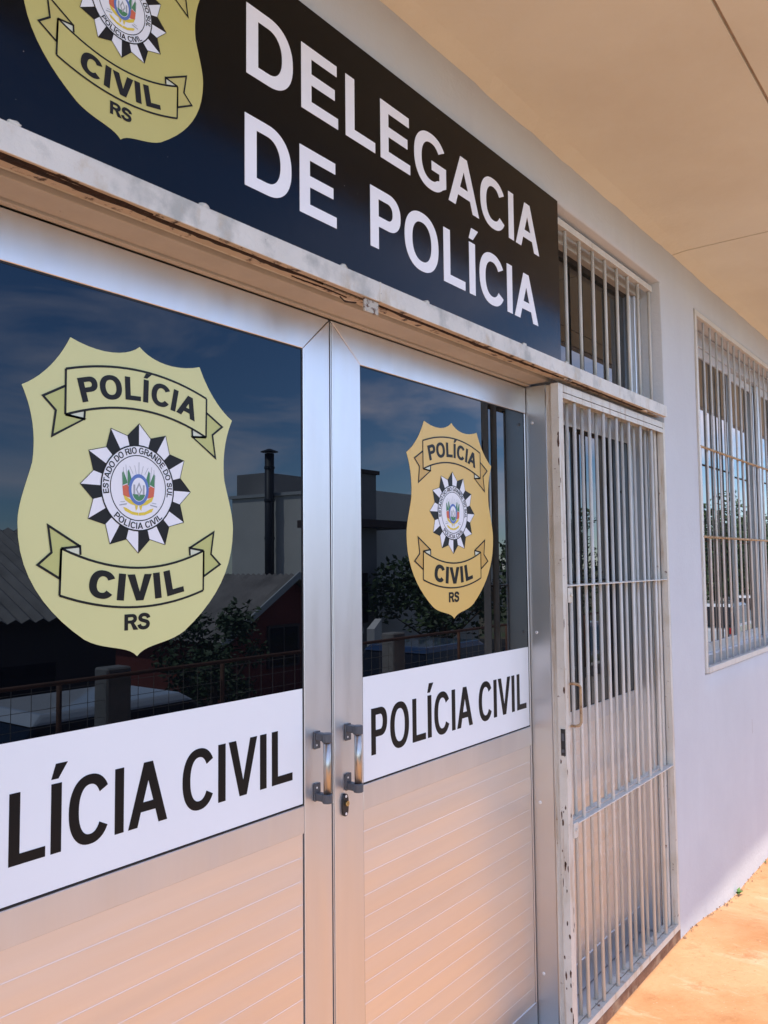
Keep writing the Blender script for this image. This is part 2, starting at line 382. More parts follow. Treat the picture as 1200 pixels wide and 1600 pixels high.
def fill_mesh(name, contours, y_front, thick, m, parent, tf=None):
    """flat filled shape (with holes) in the x-z plane facing -y; contours hold world (x, z)"""
    allp = [p for c in contours for p in c]
    cx = (min(p[0] for p in allp) + max(p[0] for p in allp)) / 2; cz = (min(p[1] for p in allp) + max(p[1] for p in allp)) / 2
    cu = bpy.data.curves.new(name, 'CURVE'); cu.dimensions = '2D'; cu.fill_mode = 'BOTH'; cu.extrude = thick / 2
    for c in contours:
        sp = cu.splines.new('POLY'); sp.points.add(len(c) - 1); sp.use_cyclic_u = True
        for i, (x, z) in enumerate(c): sp.points[i].co = (x - cx, z - cz, 0, 1)
    t = bpy.data.objects.new(name, cu)
    me = bpy.data.meshes.new_from_object(t); bpy.data.objects.remove(t); bpy.data.curves.remove(cu)
    me.transform(Matrix.Rotation(R(90), 4, 'X'))
    me.materials.clear(); me.materials.append(MATS[m]); me.name = name
    return place(bpy.data.objects.new(name, me), (cx, y_front + thick / 2, cz), parent)
def layout(text, s):
    x = 0; out = []
    for ch in text:
        adv, lsb, cs = glyph(ch, s)
        out.append((ch, x, adv, lsb, cs)); x += adv
    return out
def text_line(text, x0, x1, z0, cap, s, y, m, parent, thick=0.0006):
    L = layout(text, s); out = []
    glyphs = [[[(px + x + lsb, pz) for px, pz in c] for c in cs] for ch, x, adv, lsb, cs in L if ch != ' ']
    lo = min(p[0] for g in glyphs for c in g for p in c); hi = max(p[0] for g in glyphs for c in g for p in c)
    k = (x1 - x0) / (hi - lo)
    for g in glyphs:
        out.append(fill_mesh('letter', [[(x0 + (px - lo) * k, z0 + pz * cap) for px, pz in c] for c in g], y, thick, m, parent))
    return out
def text_set(text, spans, z0, cap, stem, bar, y, m, parent, thick=0.0006):
    """letters set one by one at surveyed ink spans; stem and bar are stroke widths in metres"""
    for ch, (a, b) in zip(text, spans):
        if ch in 'IÍ': k = cap; sw = (b - a) / k
        else:
            cs = glyph(ch, .2)[2]; wn = max(p[0] for c in cs for p in c) - min(p[0] for c in cs for p in c)
            k = (b - a) / wn; sw = stem / k
        cs = glyph(ch, sw, bar / cap)[2]
        lo = min(p[0] for p in cs[0])
        fill_mesh('letter', [[(a + (px - lo) * k, z0 + pz * cap) for px, pz in c] for c in cs], y, thick, m, parent)
def text_arc(text, s, cap, cx, cz, rad, a_mid, k, inward=False):
    """contours of letters set on a circle; baseline radius rad; a_mid in degrees; inward: letters read along the bottom"""
    L = layout(text, s); tot = sum(l[2] for l in L) * cap * k; out = []
    for ch, x, adv, lsb, cs in L:
        if not cs: continue
        mid = (x + adv / 2) * cap * k - tot / 2
        rr = rad + (0.5 * cap if not inward else -0.5 * cap)
        a = R(a_mid) - mid / rr if not inward else R(a_mid) + mid / rr
        g = []
        for c in cs:
            q = []
            for px, pz in c:
                u = (px + lsb - adv / 2) * cap * k; v = pz * cap
                if not inward:
                    ex, ez = math.cos(a), math.sin(a); tx, tz = ez, -ex
                    q.append((cx + ex * (rad + v) + tx * u, cz + ez * (rad + v) + tz * u))
                else:
                    ex, ez = math.cos(a), math.sin(a); tx, tz = -ez, ex
                    q.append((cx + ex * (rad - v) + tx * u, cz + ez * (rad - v) + tz * u))
            g.append(q)
        out.append(g)
    return out
def stroke(pts, w, closed=False):
    n = len(pts); A, B = [], []
    for i in range(n):
        if closed: a, b = pts[i - 1], pts[(i + 1) % n]
        else: a, b = pts[max(i - 1, 0)], pts[min(i + 1, n - 1)]
        p = pts[i]
        d1 = (Vector(p) - Vector(a)); d2 = (Vector(b) - Vector(p))
        if d1.length < 1e-9: d1 = d2
        if d2.length < 1e-9: d2 = d1
        d1.normalize(); d2.normalize(); t = (d1 + d2)
        t = t.normalized() if t.length > 1e-6 else d1
        nrm = Vector((-t.y, t.x)); c = max(0.45, abs(nrm.dot(Vector((-d1.y, d1.x)))))
        A.append(tuple(Vector(p) + nrm * w / 2 / c)); B.append(tuple(Vector(p) - nrm * w / 2 / c))
    V = A + B; F = []
    for i in range(n if closed else n - 1):
        j = (i + 1) % n; F.append((i, j, n + j, n + i))
    return V, F
def flat(name, geos, y, m, parent):
    """flat printed shapes from (verts2d, faces) lists, facing -y"""
    V, F = merge(geos)
    o = mobj(name, [(v[0], y, v[1]) for v in V], F, m, parent)
    return o
def poly2(p): return [tuple(q) for q in p], [tuple(range(len(p)))]
def bez(p0, p1, p2, p3, n=10):
    return [tuple((1 - t) ** 3 * p0[j] + 3 * (1 - t) ** 2 * t * p1[j] + 3 * (1 - t) * t * t * p2[j] + t ** 3 * p3[j] for j in (0, 1)) for t in [i / n for i in range(n)]]

# ================================================================== STRUCTURE
W = 1.16          # wall face
D = 1.305         # door face
def floor_z(x, y=1.16):
    t = min(1, max(0, (x - 3.55) / 0.8)); t = t * t * (3 - 2 * t)
    return -0.078 * t - 0.012 * min(1, max(0, (x - 4.3) / 0.7)) - 0.004 * max(0, x - 5)
# pavement in front of the station: worn orange concrete that falls away to the right
def grid_mesh(name, xs, ys, fz, m):
    V = [(x, y, fz(x, y)) for y in ys for x in xs]; nx = len(xs)
    F = [(j * nx + i, j * nx + i + 1, (j + 1) * nx + i + 1, (j + 1) * nx + i) for j in range(len(ys) - 1) for i in range(nx - 1)]
    o = mobj(name, V, F, m, None, smooth=True, origin=(0, 0, 0)); return o
xs = [-6 + 0.1 * i for i in range(221)]; ys = [-0.75, -0.5, -0.2] + [0.0 + 0.06 * i for i in range(20)] + [1.2, 1.3, 1.42]
pav = grid_mesh('pavement', xs, ys, lambda x, y: floor_z(x) + 0.006 * noise.noise((x * 1.3, y * 1.3, 0)) + 0.003 * noise.noise((x * 7, y * 7, 3)) - 0.002, 'floor_orange')
tag(pav, kind='structure')
yard = grid_mesh('forecourt', xs, [-2.4, -1.6, -0.752], lambda x, y: floor_z(x) - 0.01, 'yard_concrete'); tag(yard, kind='structure')
# street and the land beyond, lower than the station's terrace
def land_z(x, y):
    P = [(-2.4, -1.0), (-3.4, -1.15), (-9, -1.35), (-12, -2.3), (-20, -2.5), (-60, -3.5), (-900, -12)]
    for (a, za), (b, zb) in zip(P, P[1:]):
        if y >= b:
            return za + (zb - za) * (a - y) / (a - b)
    return -12
xs2 = [-600, -200, -80, -40, -20] + [-10 + 5 * i for i in range(23)] + [140, 200, 400, 900]
ys2 = [-2.4, -3.4, -5, -7, -9, -9.6, -12, -16, -20, -30, -45, -60, -120, -300, -900]
ter = grid_mesh('ground', xs2, ys2, land_z, 'earth'); tag(ter, kind='structure')
road = grid_mesh('road', xs2, [-3.4, -5, -7, -9], lambda x, y: land_z(x, y) + 0.03, 'asphalt'); tag(road, kind='structure')
ret = box('retaining_wall', -6, 16, -2.56, -2.41, -1.3, 0.02, 'concrete', None, bevel=0.01)
tag(ret, 'low concrete retaining wall under the wire fence, mirrored in the door glass', 'wall')
back = box('rear_ground', -60, 120, 5.2, 60, -0.6, -0.2, 'earth', None, bevel=0); tag(back, kind='structure')

# ---------------- the police station: wall with two openings, canopy, dark room behind
BLD = thing('police_station', 'lavender rendered police station wall with barred openings under a flat beige canopy', 'building', (3.0, W, 0))
OPEN = [(0.40, 3.488, -0.4, 2.748), (3.945, 6.35, 1.02, 2.748)]     # entrance (with transom above), window
def mk_wall():
    def lin(a, b, st): 
        n = max(1, round((b - a) / st)); return [a + (b - a) * i / n for i in range(n)]
    X = lin(-5, .40, .18) + lin(.40, 3.488, .1) + lin(3.488, 3.945, .05) + lin(3.945, 6.35, .1) + lin(6.35, 14, .25) + [14]
    Z = lin(-.4, 1.02, .1) + lin(1.02, 2.748, .1) + lin(2.748, 2.93, .03) + [2.93]
    def inside(x, z): return any(a - 1e-4 < x < b + 1e-4 and c - 1e-4 < z < d + 1e-4 for a, b, c, d in OPEN)
    bm = bmesh.new(); vs = {}
    for i, x in enumerate(X):
        for j, z in enumerate(Z):
            y = W + 0.0035 * noise.noise((x * 2.2, z * 2.2, 1.0)) + 0.0015 * noise.noise((x * 8, z * 8, 5.0))
            vs[i, j] = bm.verts.new((x + (0.0025 * noise.noise((x * 3, z * 5, 9))), y, z + 0.002 * noise.noise((x * 5, z * 3, 4))))
    for i in range(len(X) - 1):
        for j in range(len(Z) - 1):
            if inside((X[i] + X[i + 1]) / 2, (Z[j] + Z[j + 1]) / 2): continue
            bm.faces.new((vs[i, j], vs[i + 1, j], vs[i + 1, j + 1], vs[i, j + 1]))
    for v in [v for v in bm.verts if not v.link_faces]: bm.verts.remove(v)
    be = [e for e in bm.edges if e.is_boundary and all(-4.9 < v.co.x < 13.9 and v.co.z < 2.9 and v.co.z > -.39 for v in e.verts) or
          (e.is_boundary and all(.3 < v.co.x < 3.6 and v.co.z < 2.9 for v in e.verts) and abs(e.verts[0].co.x - e.verts[1].co.x) < .02)]
    r = bmesh.ops.extrude_edge_only(bm, edges=be)
    nv = [g for g in r['geom'] if isinstance(g, bmesh.types.BMVert)]
    for v in nv: v.co.y = W + 0.26
    bmesh.ops.recalc_face_normals(bm, faces=bm.faces)
    sharp = [e for e in bm.edges if e.is_manifold and e.calc_face_angle(0) > 1.0 and all(v.co.y < W + .05 for v in e.verts)]
    bmesh.ops.bevel(bm, geom=sharp, offset=0.006, segments=2, affect='EDGES', profile=0.5)
    for f in bm.faces: f.smooth = True
    me = bpy.data.meshes.new('wall'); bm.to_mesh(me); bm.free(); me.materials.append(MATS['wall_paint'])
    for e in me.edges: pass
    me.transform(Matrix.Translation((-3, -W, 0)))
    o = place(bpy.data.objects.new('wall', me), (3, W, 0), BLD)
    me.set_sharp_from_angle(angle=R(45))
    return o
mk_wall()
# canopy slab: soffit with recessed joints, front fascia
CZ = 2.92
JX, JY, CE = 3.655, 0.525, 0.33
def soffit(name, x0, x1, y0, y1):
    nx = max(2, int((x1 - x0) / .07)); ny = max(2, int((y1 - y0) / .06)); V, F = [], []
    for j in range(ny + 1):
        for i in range(nx + 1):
            x = x0 + (x1 - x0) * i / nx; y = y0 + (y1 - y0) * j / ny
            wob = 0.003 * noise.noise((x * 1.5, y * 1.5, 7))
            near = max(0, 1 - (W - y) / 0.05)
            V.append((x, y, CZ + wob - near * (0.008 + 0.008 * noise.noise((x * 4, 0, 2)) + 0.005 * noise.noise((x * 11, 0, 6)))))
    for j in range(ny):
        for i in range(nx): F.append((j * (nx + 1) + i, j * (nx + 1) + i + 1, (j + 1) * (nx + 1) + i + 1, (j + 1) * (nx + 1) + i))
    n = len(V)
    ring = [i for i in range(nx + 1)] + [j * (nx + 1) + nx for j in range(1, ny + 1)] + [ny * (nx + 1) + i for i in range(nx - 1, -1, -1)] + [j * (nx + 1) for j in range(ny - 1, 0, -1)]
    for k in ring: V.append((V[k][0], V[k][1], CZ + 0.012))
    for q in range(len(ring)):
        F.append((ring[q], ring[(q + 1) % len(ring)], n + (q + 1) % len(ring), n + q))
    return mobj(name, V, F, 'canopy_paint', BLD)
g = 0.004
xb = [-5.0, -1.2, JX, 8.5, 14.0]
for a, b in zip(xb, xb[1:]):
    soffit('soffit_panel', a + g, b - g, JY + g, W + 0.004)
    soffit('soffit_panel', a + g, b - g, CE + 0.047, JY - g)
box('canopy_slab', -5.0, 14.0, CE + 0.046, W + 0.3, CZ + 0.0065, CZ + 0.12, 'joint_dark', BLD, bevel=0)
box('fascia', -5.01, 14.01, CE, CE + 0.045, CZ - 0.008, CZ + 0.13, 'wall_paint', BLD, bevel=0.004)
box('roof_upstand', -5.0, 14.0, W + 0.01, W + 0.29, CZ + 0.121, CZ + 0.8, 'wall_paint', BLD, bevel=0.004)
# room behind (closed, unlit)
V, F = boxgeo(-5, 14, W + 0.27, 5.0, -0.3, CZ + 0.01); F = [f for k, f in enumerate(F) if k != 2]
mobj('room', V, F, 'dark_room', BLD)
for (a, b) in [(-5, .40), (3.49, 3.94), (6.36, 14)]: box('inner_wall', a, b, W + .2, W + .268, -.3, CZ + .01, 'dark_room', BLD, bevel=0)
box('inner_wall', 3.95, 6.34, W + .2, W + .268, -.3, 1.0, 'dark_room', BLD, bevel=0)
box('inner_wall', .4, 6.34, W + .262, W + .268, 2.752, CZ, 'dark_room', BLD, bevel=0)
# hairline crack
cx0 = 4.715
pts = [(cx0 + 0.004 * noise.noise((0, k, 0)), 0.70 - 0.0125 * k) for k in range(7)]
Vc, Fc = stroke(pts, 0.0035); mobj('crack', [(v[0], W - 0.006, v[1]) for v in Vc], Fc, 'joint_dark', BLD)

# ================================================================== ALUMINIUM ENTRANCE
# fixed frame: soffit trims, jambs, screws
FR = thing('entrance_frame', 'fixed aluminium door frame lining the entrance opening', 'door frame', (1.95, 1.27, 0))
prism_x('head_trim', [(1.212, 2.152), (1.284, 2.152), (1.284, 2.19), (1.212, 2.19)], .41, 2.50, 'soffit_metal', FR, bevel=.001)
prism_x('head_trim', [(1.286, 2.147), (1.303, 2.147), (1.303, 2.19), (1.286, 2.19)], .41, 2.50, 'soffit_metal', FR, bevel=.001)
prism_x('head_groove', [(1.186, 2.162), (1.210, 2.162), (1.210, 2.19), (1.186, 2.19)], .41, 3.46, 'gate_paint', FR, bevel=.001)
box('head_trim', 2.552, 3.46, 1.225, 1.303, 2.147, 2.19, 'aluminium_jamb', FR, bevel=.001)
box('head_bar', .41, 3.47, 1.305, 1.36, 2.15, 2.20, 'aluminium_jamb', FR, bevel=.001)
jm = box('jamb', 2.503, 2.550, 1.230, 1.335, 0.0, 2.146, 'aluminium_jamb', FR, bevel=.002)
box('jamb', .425, .478, 1.230, 1.335, 0.0, 2.146, 'aluminium_jamb', FR, bevel=.002)
box('jamb', 3.466, 3.484, 1.228, 1.335, 0.0, 2.146, 'aluminium', FR, bevel=.002)
def screw(x, y, z, parent, m='steel_screw', r=.0055):
    V, F = tubegeo([(x, y, z), (x - .0012, y, z), (x - .0022, y, z)], [r, r, r * .6], 10); return mobj('screw', V, F, m, parent, smooth=False)
for z in (.47, -.236, -.793, -1.34): screw(2.503, 1.281, z + EYE, FR)
for z in (.30, -.60, -1.36): screw(3.466, 1.262, z + EYE, FR, 'handle_grey', .006)
box('threshold_strip', .42, 3.46, 1.225, 1.40, -.004, .012, 'aluminium_jamb', FR, bevel=.002)

def glazed_leaf(name, label, cat, x0, x1, sl, sr, group=None, mitre=True, glassm='tinted_glass'):
    t = thing(name, label, cat, ((x0 + x1) / 2, D, 0.012), group)
    zt, zg, zl0, zl1, zp, zb = 2.144, 2.055, 1.005, 0.942, 0.118, 0.014
    F0, F1 = D - .0025, D + .034
    e = .0007
    gx0, gx1 = x0 + sl, x1 - sr
    mh = zt - zg
    # stiles
    if sl > .03: prism_xz('stile', [(x0, zb), (gx0 - e, zb), (gx0 - e, zg + e * 2), (x0, zt - .004)], F0, F1, 'aluminium', t, bevel=.0012)
    else: prism_xz('stile', [(x0, zb), (gx0 - e, zb), (gx0 - e, zg - e), (x0, zg - e)], F0 + .002, F1, 'aluminium', t, bevel=.001)
    if sr > .03: prism_xz('stile', [(gx1 + e, zb), (x1, zb), (x1, zt - .004), (gx1 + e, zg + e * 2)], F0, F1, 'aluminium', t, bevel=.0012)
    else: prism_xz('stile', [(gx1 + e, zb), (x1, zb), (x1, zg - e), (gx1 + e, zg - e)], F0 + .002, F1, 'aluminium', t, bevel=.001)
    pl = [(gx0 + e, zg)] if sl > .03 else [(x0, zg)]
    pr = [(gx1 - e, zg)] if sr > .03 else [(x1, zg)]
    prism_xz('top_rail', pl + pr + [(x1, zt)] + [(x0, zt)], F0, F1, 'aluminium', t, bevel=.0012)
    box('lock_rail', gx0, gx1, F0 + .0006, F1, zl1, zl0 - .0015, 'aluminium', t, bevel=.0012)
    box('bottom_rail', gx0, gx1, F0 + .0006, F1, zb, zp, 'aluminium', t, bevel=.0012)
    # glass with a black gasket line round it
    box('glass', gx0 + .001, gx1 - .001, D + .0015, D + .008, zl0 - .006, zg + .004, glassm, t, bevel=0)
    gk = .0025; y0, y1 = D + .0002, D + .0014
    boxes('gasket', [(gx0, gx0 + gk, y0, y1, zl0, zg - e), (gx1 - gk, gx1, y0, y1, zl0, zg - e), (gx0 + gk, gx1 - gk, y0, y1, zg - gk - e, zg - e), (gx0 + gk, gx1 - gk, y0, y1, zl0 - .001, zl0 + gk - .001)], 'gasket', t)
    # lower panel of horizontal aluminium planks
    n = 16; ph = (zl1 - zp) / n; c = .0022
    yf, yb = D + .001, D + .012
    z = zp
    prof = [(yb, z + .0001), (yf, z + .0001), (yf, z + ph - .0010), (yf + .0005, z + ph - .0001), (yb, z + ph - .0001)]
    p0 = prism_x('plank', prof, gx0 + .003, gx1 - .003, 'aluminium_plank', t)
    w0 = WL[p0.name].copy()
    for k in range(1, n): inst(p0, w0 + Vector((0, 0, ph * k)), t)
    box('panel_back', gx0, gx1, D + .013, D + .02, zp, zl1, 'gasket', t, bevel=0)
    return t
leafL = glazed_leaf('door_leaf', 'aluminium door leaf with large gold shield on dark glass, nearest the viewer', 'door', .484, 1.4865, .008, .0935)
leafR = glazed_leaf('door_leaf', 'aluminium door leaf with keyhole lock and gold shield, beside the barred gate', 'door', 1.4915, 2.499, .1145, .008)
box('astragal', 1.4925, 1.500, D - .0062, D - .0026, .014, 2.135, 'aluminium', leafR, bevel=.001)
side = glazed_leaf('side_light', 'fixed dark glazed aluminium panel standing behind the folded barred gate', 'side panel', 2.552, 3.464, .075, .03)
# pull handles
def pull(parent, x):
    ys_ = D - .037
    h = tube('handle', [(x, ys_, 1.020), (x, ys_, 1.150)], .0090, 'chrome', parent, seg=18)
    for zz, sg in ((1.153, 1), (1.017, -1)):
        geos = [boxgeo(x - .0105, x + .0105, D - .0080, D - .0032, zz - .020 - .009 * sg, zz + .020 - .009 * sg),
                boxgeo(x - .0085, x + .0085, ys_ + .004, D - .0081, zz - .0085, zz + .0085)]
        V, F = merge(geos); mobj('bracket', V, F, 'handle_grey', h, bevel=.0015)
        V, F = tubegeo([(x, ys_, zz - .0105), (x, ys_, zz - .009), (x, ys_, zz + .008), (x, ys_, zz + .010)], [.0112, .0122, .0122, .0105], 16)
        mobj('clamp', V, F, 'handle_grey', h)
        for dz in (-.011, .011):
            V, F = tubegeo([(x - .004, D - .0081, zz + dz - .009 * sg), (x - .004, D - .0092, zz + dz - .009 * sg)], .0024, 8); mobj('screw', V, F, 'steel_screw', h)
    return h
pull(leafL, 1.432); pull(leafR, 1.543)
lk = fill_mesh('lock', [arc(1.5305, .974, .0105, .0265, 0, 360, 28, 2.6)[:-1]], D - .0085, .0055, 'black_plastic', leafR)
V, F = tubegeo([(1.5315, D - .009, .978), (1.5315, D - .014, .978)], .0062, 14); mobj('lock_cylinder', V, F, 'brass', lk)
V, F = boxgeo(1.5307, 1.5323, D - .0144, D - .0139, .974, .982); mobj('keyhole', V, F, 'black_plastic', lk)
for dz in (-.0205, .0205):
    V, F = tubegeo([(1.5305, D - .0088, .974 + dz), (1.5305, D - .010, .974 + dz)], .0035, 10); mobj('screw', V, F, 'steel_screw', lk)

# ---------------- white vinyl bands with black lettering, on the glass
YG = D + .0015
def band(label, x0, x1, t0, t1):
    b = box('vinyl_band', x0, x1, YG - .0006, YG - .0002, 1.008, 1.266, 'vinyl_white', None, bevel=0)
    tag(b, label, 'sticker', 'white lettered bands across the door glass')
    SP = [(0, .0662), (.0792, .1624), (.1784, .2410), (.2505, .2695), (.2831, .3583), (.3730, .3915), (.4010, .4870), (.5228, .5982), (.6121, .6315), (.6400, .7190), (.7275, .7465), (.7625, .8260)]
    text_set('POLÍCIACIVIL', [(t0 + (t1 - t0) * p / .826, t0 + (t1 - t0) * q / .826) for p, q in SP], 1.068, .1155, .0185, .0172, YG - .0012, 'vinyl_black', b, thick=.0005)
    return b
band('white vinyl band reading LÍCIA CIVIL, its start cut off, left door', .4955, 1.3905, .5215, 1.3570)
band('white vinyl band reading POLÍCIA CIVIL in full on the right door', 1.6085, 2.488, 1.6415, 2.4675)

# ---------------- police shields
def shield(cx, cz, k, y, mbody, mfold, parent=None, label=None):
    """k scales metres; design is drawn about the star's centre"""
    T = lambda p: (cx + p[0] * k, cz + p[1] * k)
    st = .0003
    # outline, right half, from the tip of the top to the bottom tip
    h = [(0, .270)] + bez((0, .270), (.028, .246), (.085, .238), (.145, .258))[1:] + [(.145, .258)]
    h += bez((.145, .258), (.165, .215), (.197, .178), (.233, .159))[1:] + [(.233, .159)]
    h += bez((.233, .159), (.213, .120), (.206, .075), (.212, .030))[1:] + bez((.212, .030), (.222, -.008), (.236, -.040), (.236, -.072)) + \
         bez((.236, -.072), (.236, -.155), (.190, -.220), (.110, -.275)) + bez((.110, -.275), (.070, -.298), (.020, -.292), (0, -.314)) + [(0, -.314)]
    out = h + [(-x, z) for x, z in h[::-1][1:-1]]
    body = fill_mesh('shield', [[T(p) for p in out]], y - st, st, mbody, parent)
    if label: tag(body, label, 'sticker', 'police shields')
    par = body if parent is None or parent.parent is None and parent.type != 'MESH' else body
    root = body
    lw = .0042 * k
    L1, L2, L3, L4 = y - st - .0003, y - st - .0006, y - st - .0009, y - st - .0012
    def ribbon(up):
        sgn = 1
        if up:
            tl, tr, bl, br = (-.153, .200), (.163, .195), (-.153, .119), (.162, .115)
            topm, botm = .224, .149
            tails = [[(-.153, .170), (-.195, .146), (-.171, .124), (-.177, .079), (-.116, .116), (-.153, .119)],
                     [(.163, .166), (.205, .142), (.179, .122), (.187, .075), (.127, .112), (.162, .115)]]
            folds = [[(-.153, .119), (-.116, .116), (-.115, .131)], [(.162, .115), (.127, .112), (.126, .128)]]
        else:
            tl, tr, bl, br = (-.157, -.115), (.157, -.117), (-.159, -.196), (.156, -.197)
            topm, botm = -.150, -.223
            tails = [[(-.121, -.111), (-.182, -.076), (-.175, -.122), (-.200, -.143), (-.159, -.167), (-.157, -.115)],
                     [(.121, -.112), (.183, -.079), (.176, -.124), (.200, -.145), (.157, -.169), (.157, -.117)]]
            folds = [[(-.157, -.115), (-.121, -.111), (-.120, -.126)], [(.157, -.117), (.121, -.112), (.122, -.127)]]
        def arcp(a, b, m_, n=18):
            o = []
            for i in range(n + 1):
                t = i / n; o.append((a[0] + (b[0] - a[0]) * t, (a[1] + (b[1] - a[1]) * t) + (m_ - (a[1] + b[1]) / 2) * (1 - (2 * t - 1) ** 2)))
            return o
        top, bot = arcp(tl, tr, topm), arcp(bl, br, botm)
        V = [T(p) for p in top] + [T(p) for p in bot]; n = len(top)
        F = [(i, i + 1, n + i + 1, n + i) for i in range(n - 1)]
        o = flat('ribbon', [(V, F)], L2, mbody, root)
        flat('ribbon_tail', [poly2([T(p) for p in tails[0]])], L1, mfold, root); flat('ribbon_tail', [poly2([T(p) for p in tails[1]])], L1, mfold, root)
        [flat('ribbon_fold', [poly2([T(p) for p in f])], L1 - .0001, 'fold_pale', root) for f in folds]
        loop = top + bot[::-1]
        lines = [stroke([T(p) for p in top], lw), stroke([T(p) for p in bot], lw), stroke([T(tl), T(bl)], lw), stroke([T(tr), T(br)], lw)]
        for a in tails: lines.append(stroke([T(p) for p in a], lw))
        for f in folds: lines.append(stroke([T(p) for p in f], lw))
        flat('outline', lines, L3, 'ink', root)
        if up:
            rad = .38; tex = text_arc('POLÍCIA', .245, .0435 * k, cx + .004 * k, cz + (.1655 - rad) * k, rad * k, 90, 1.09)
        else:
            rad = .42; tex = text_arc('CIVIL', .265, .0490 * k, cx + .0 * k, cz + (-.2110 + rad) * k, rad * k, 270, 1.17, inward=True)
        for g_ in tex: fill_mesh('letter', g_, L3 - .0003, .0002, 'ink', root)
    ribbon(True); ribbon(False)
    LL = text_line('RS', cx - .0285 * k, cx + .0285 * k, cz - .265 * k, .0295 * k, .25, L1 - .0004, 'ink', root, thick=.0002)
    # twelve-pointed star, each point half white half black
    rt, rv, r0 = .1225 * k, .100 * k, .079 * k
    wh, bk = [], []
    for i in range(12):
        a = 2 * math.pi * i / 12 + math.pi / 2; d = math.pi / 12
        P = lambda r, t: (cx + r * math.cos(t), cz + r * math.sin(t))
        bk.append(poly2([P(r0, a), P(rt, a), P(rv, a + d), P(r0, a + d)]))
        wh.append(poly2([P(r0, a - d), P(rv, a - d), P(rt, a), P(r0, a)]))
    for q in wh: flat('star_point', [q], L1, 'print_white', root)
    for q in bk: flat('star_point', [q], L1, 'ink', root)
    tips = []
    for i in range(24):
        a = 2 * math.pi * i / 24 + math.pi / 2; r = rt if i % 2 == 0 else rv; tips.append((cx + r * math.cos(a), cz + r * math.sin(a)))
    circ = lambda r, n=48: [(cx + r * math.cos(2 * math.pi * i / n), cz + r * math.sin(2 * math.pi * i / n)) for i in range(n)]
    flat('medallion', [poly2(circ(.0805 * k))], L2, 'print_white', root)
    flat('star_outline', [stroke(tips, .0011 * k, True), stroke(circ(.0805 * k), .0028 * k, True), stroke(circ(.0615 * k), .0018 * k, True)], L3, 'ink', root)
    cs = text_arc('ESTADO DO RIO GRANDE DO SUL', .19, .0118 * k, cx, cz, .0652 * k, 90, .92) + text_arc('POLÍCIA CIVIL', .19, .0118 * k, cx, cz, .0770 * k, 270, 1.0, inward=True)
    rl_ = fill_mesh('ring_lettering', [c for g_ in cs for c in g_], L3 - .0003, .0002, 'ink', root); tag(rl_, kind='stuff')
    # coat of arms: fanned flags, lances, oval with towers, knot and motto scroll
    fg, fr, fy, ln = [], [], [], []
    for s in (-1, 1):
        for q, (xa, xb_) in enumerate([(.012, .024), (.024, .036)]):
            lean = .004 * q
            fg.append(poly2([T((s * xa, .004 + .004 * q)), T((s * xb_, .003)), T((s * (xb_ + .001), .030 - .004 * q)), T((s * (xa + .010), .034 - .004 * q))]))
            fr.append(poly2([T((s * xa, .003 + .003 * q)), T((s * xb_, .002)), T((s * (xb_ - .002), -.018 + .003 * q)), T((s * (xa - .002), -.022 + .003 * q))]))
        fy.append(poly2([T((s * .004, -.030)), T((s * .034, -.014)), T((s * .030, -.024)), T((s * .018, -.031)), T((s * .005, -.034))]))
        fy.append(poly2([T((s * .001, -.032)), T((s * .008, -.034)), T((s * .006, -.043)), T((s * .003, -.040))]))
        fy.append(poly2([T((s * .0005, -.052)), T((s * .014, -.0505)), T((s * .030, -.044)), T((s * .034, -.037)), T((s * .027, -.0385)), T((s * .014, -.045)), T((s * .0005, -.0465))]))
        for q in (0.006, .013): ln.append(stroke([T((s * q, .026)), T((s * q * 1.6, .044 - q * .3))], .0009 * k))
        ln.append(stroke([T((s * .036, .002)), T((s * .034, .037))], .0009 * k)); ln.append(stroke([T((s * .024, .002)), T((s * .029, .042))], .0009 * k))
        ln.append(stroke([T((s * .026, -.031)), T((s * .042, -.034))], .0022 * k)); ln.append(stroke([T((s * .030, -.027)), T((s * .040, -.028))], .0012 * k))
    ln.append(stroke([T((0, .026)), T((0, .049))], .0012 * k))
    for nm_, ge_, yy_, mm_ in (('flag_green', fg, L3, 'flag_green'), ('flag_red', fr, L3, 'flag_red'), ('flag_yellow', fy, L3, 'flag_yellow'), ('lance', ln, L3 - .0001, 'crest_grey')):
        tag(flat(nm_, ge_, yy_, mm_, root), kind='stuff')
    ov = lambda a, b, n=28: [T((a * math.cos(2 * math.pi * i / n), -.003 + b * math.sin(2 * math.pi * i / n))) for i in range(n)]
    flat('crest_rim', [poly2(ov(.0225, .0295))], L4, 'crest_blue', root)
    flat('crest_field', [poly2(ov(.0165, .0225))], L4 - .0002, 'print_white', root)
    flat('crest_ground', [poly2([T((.0155 * math.cos(t), -.003 + .0215 * math.sin(t))) for t in [R(205 + 13 * i) for i in range(11)]])], L4 - .0004, 'flag_green', root)
    tw_ = flat('crest_tower', [poly2([T((s * .0125, -.012)), T((s * .0085, -.012)), T((s * .0085, .006)), T((s * .0125, .006))]) for s in (-1, 1)] +
         [poly2([T((0, .011)), T((.007, -.003)), T((0, -.017)), T((-.007, -.003))])], L4 - .0005, 'crest_grey', root); tag(tw_, kind='stuff')
    flat('crest_diamond', [poly2([T((0, .005)), T((.004, -.003)), T((0, -.011)), T((-.004, -.003))])], L4 - .0007, 'print_white', root)
    return body
YS = YG - .0002
shield(.9435, EYE + .146, 1.0, YS, 'shield_cool_lit', 'fold_cool_lit', None, 'large gold police shield sticker on the left door glass, cool reflections painted in')
shield(2.036, EYE + .146, .985, YS, 'shield_warm_lit', 'fold_warm_lit', None, 'gold police shield sticker on the right door glass, warm reflections painted in')

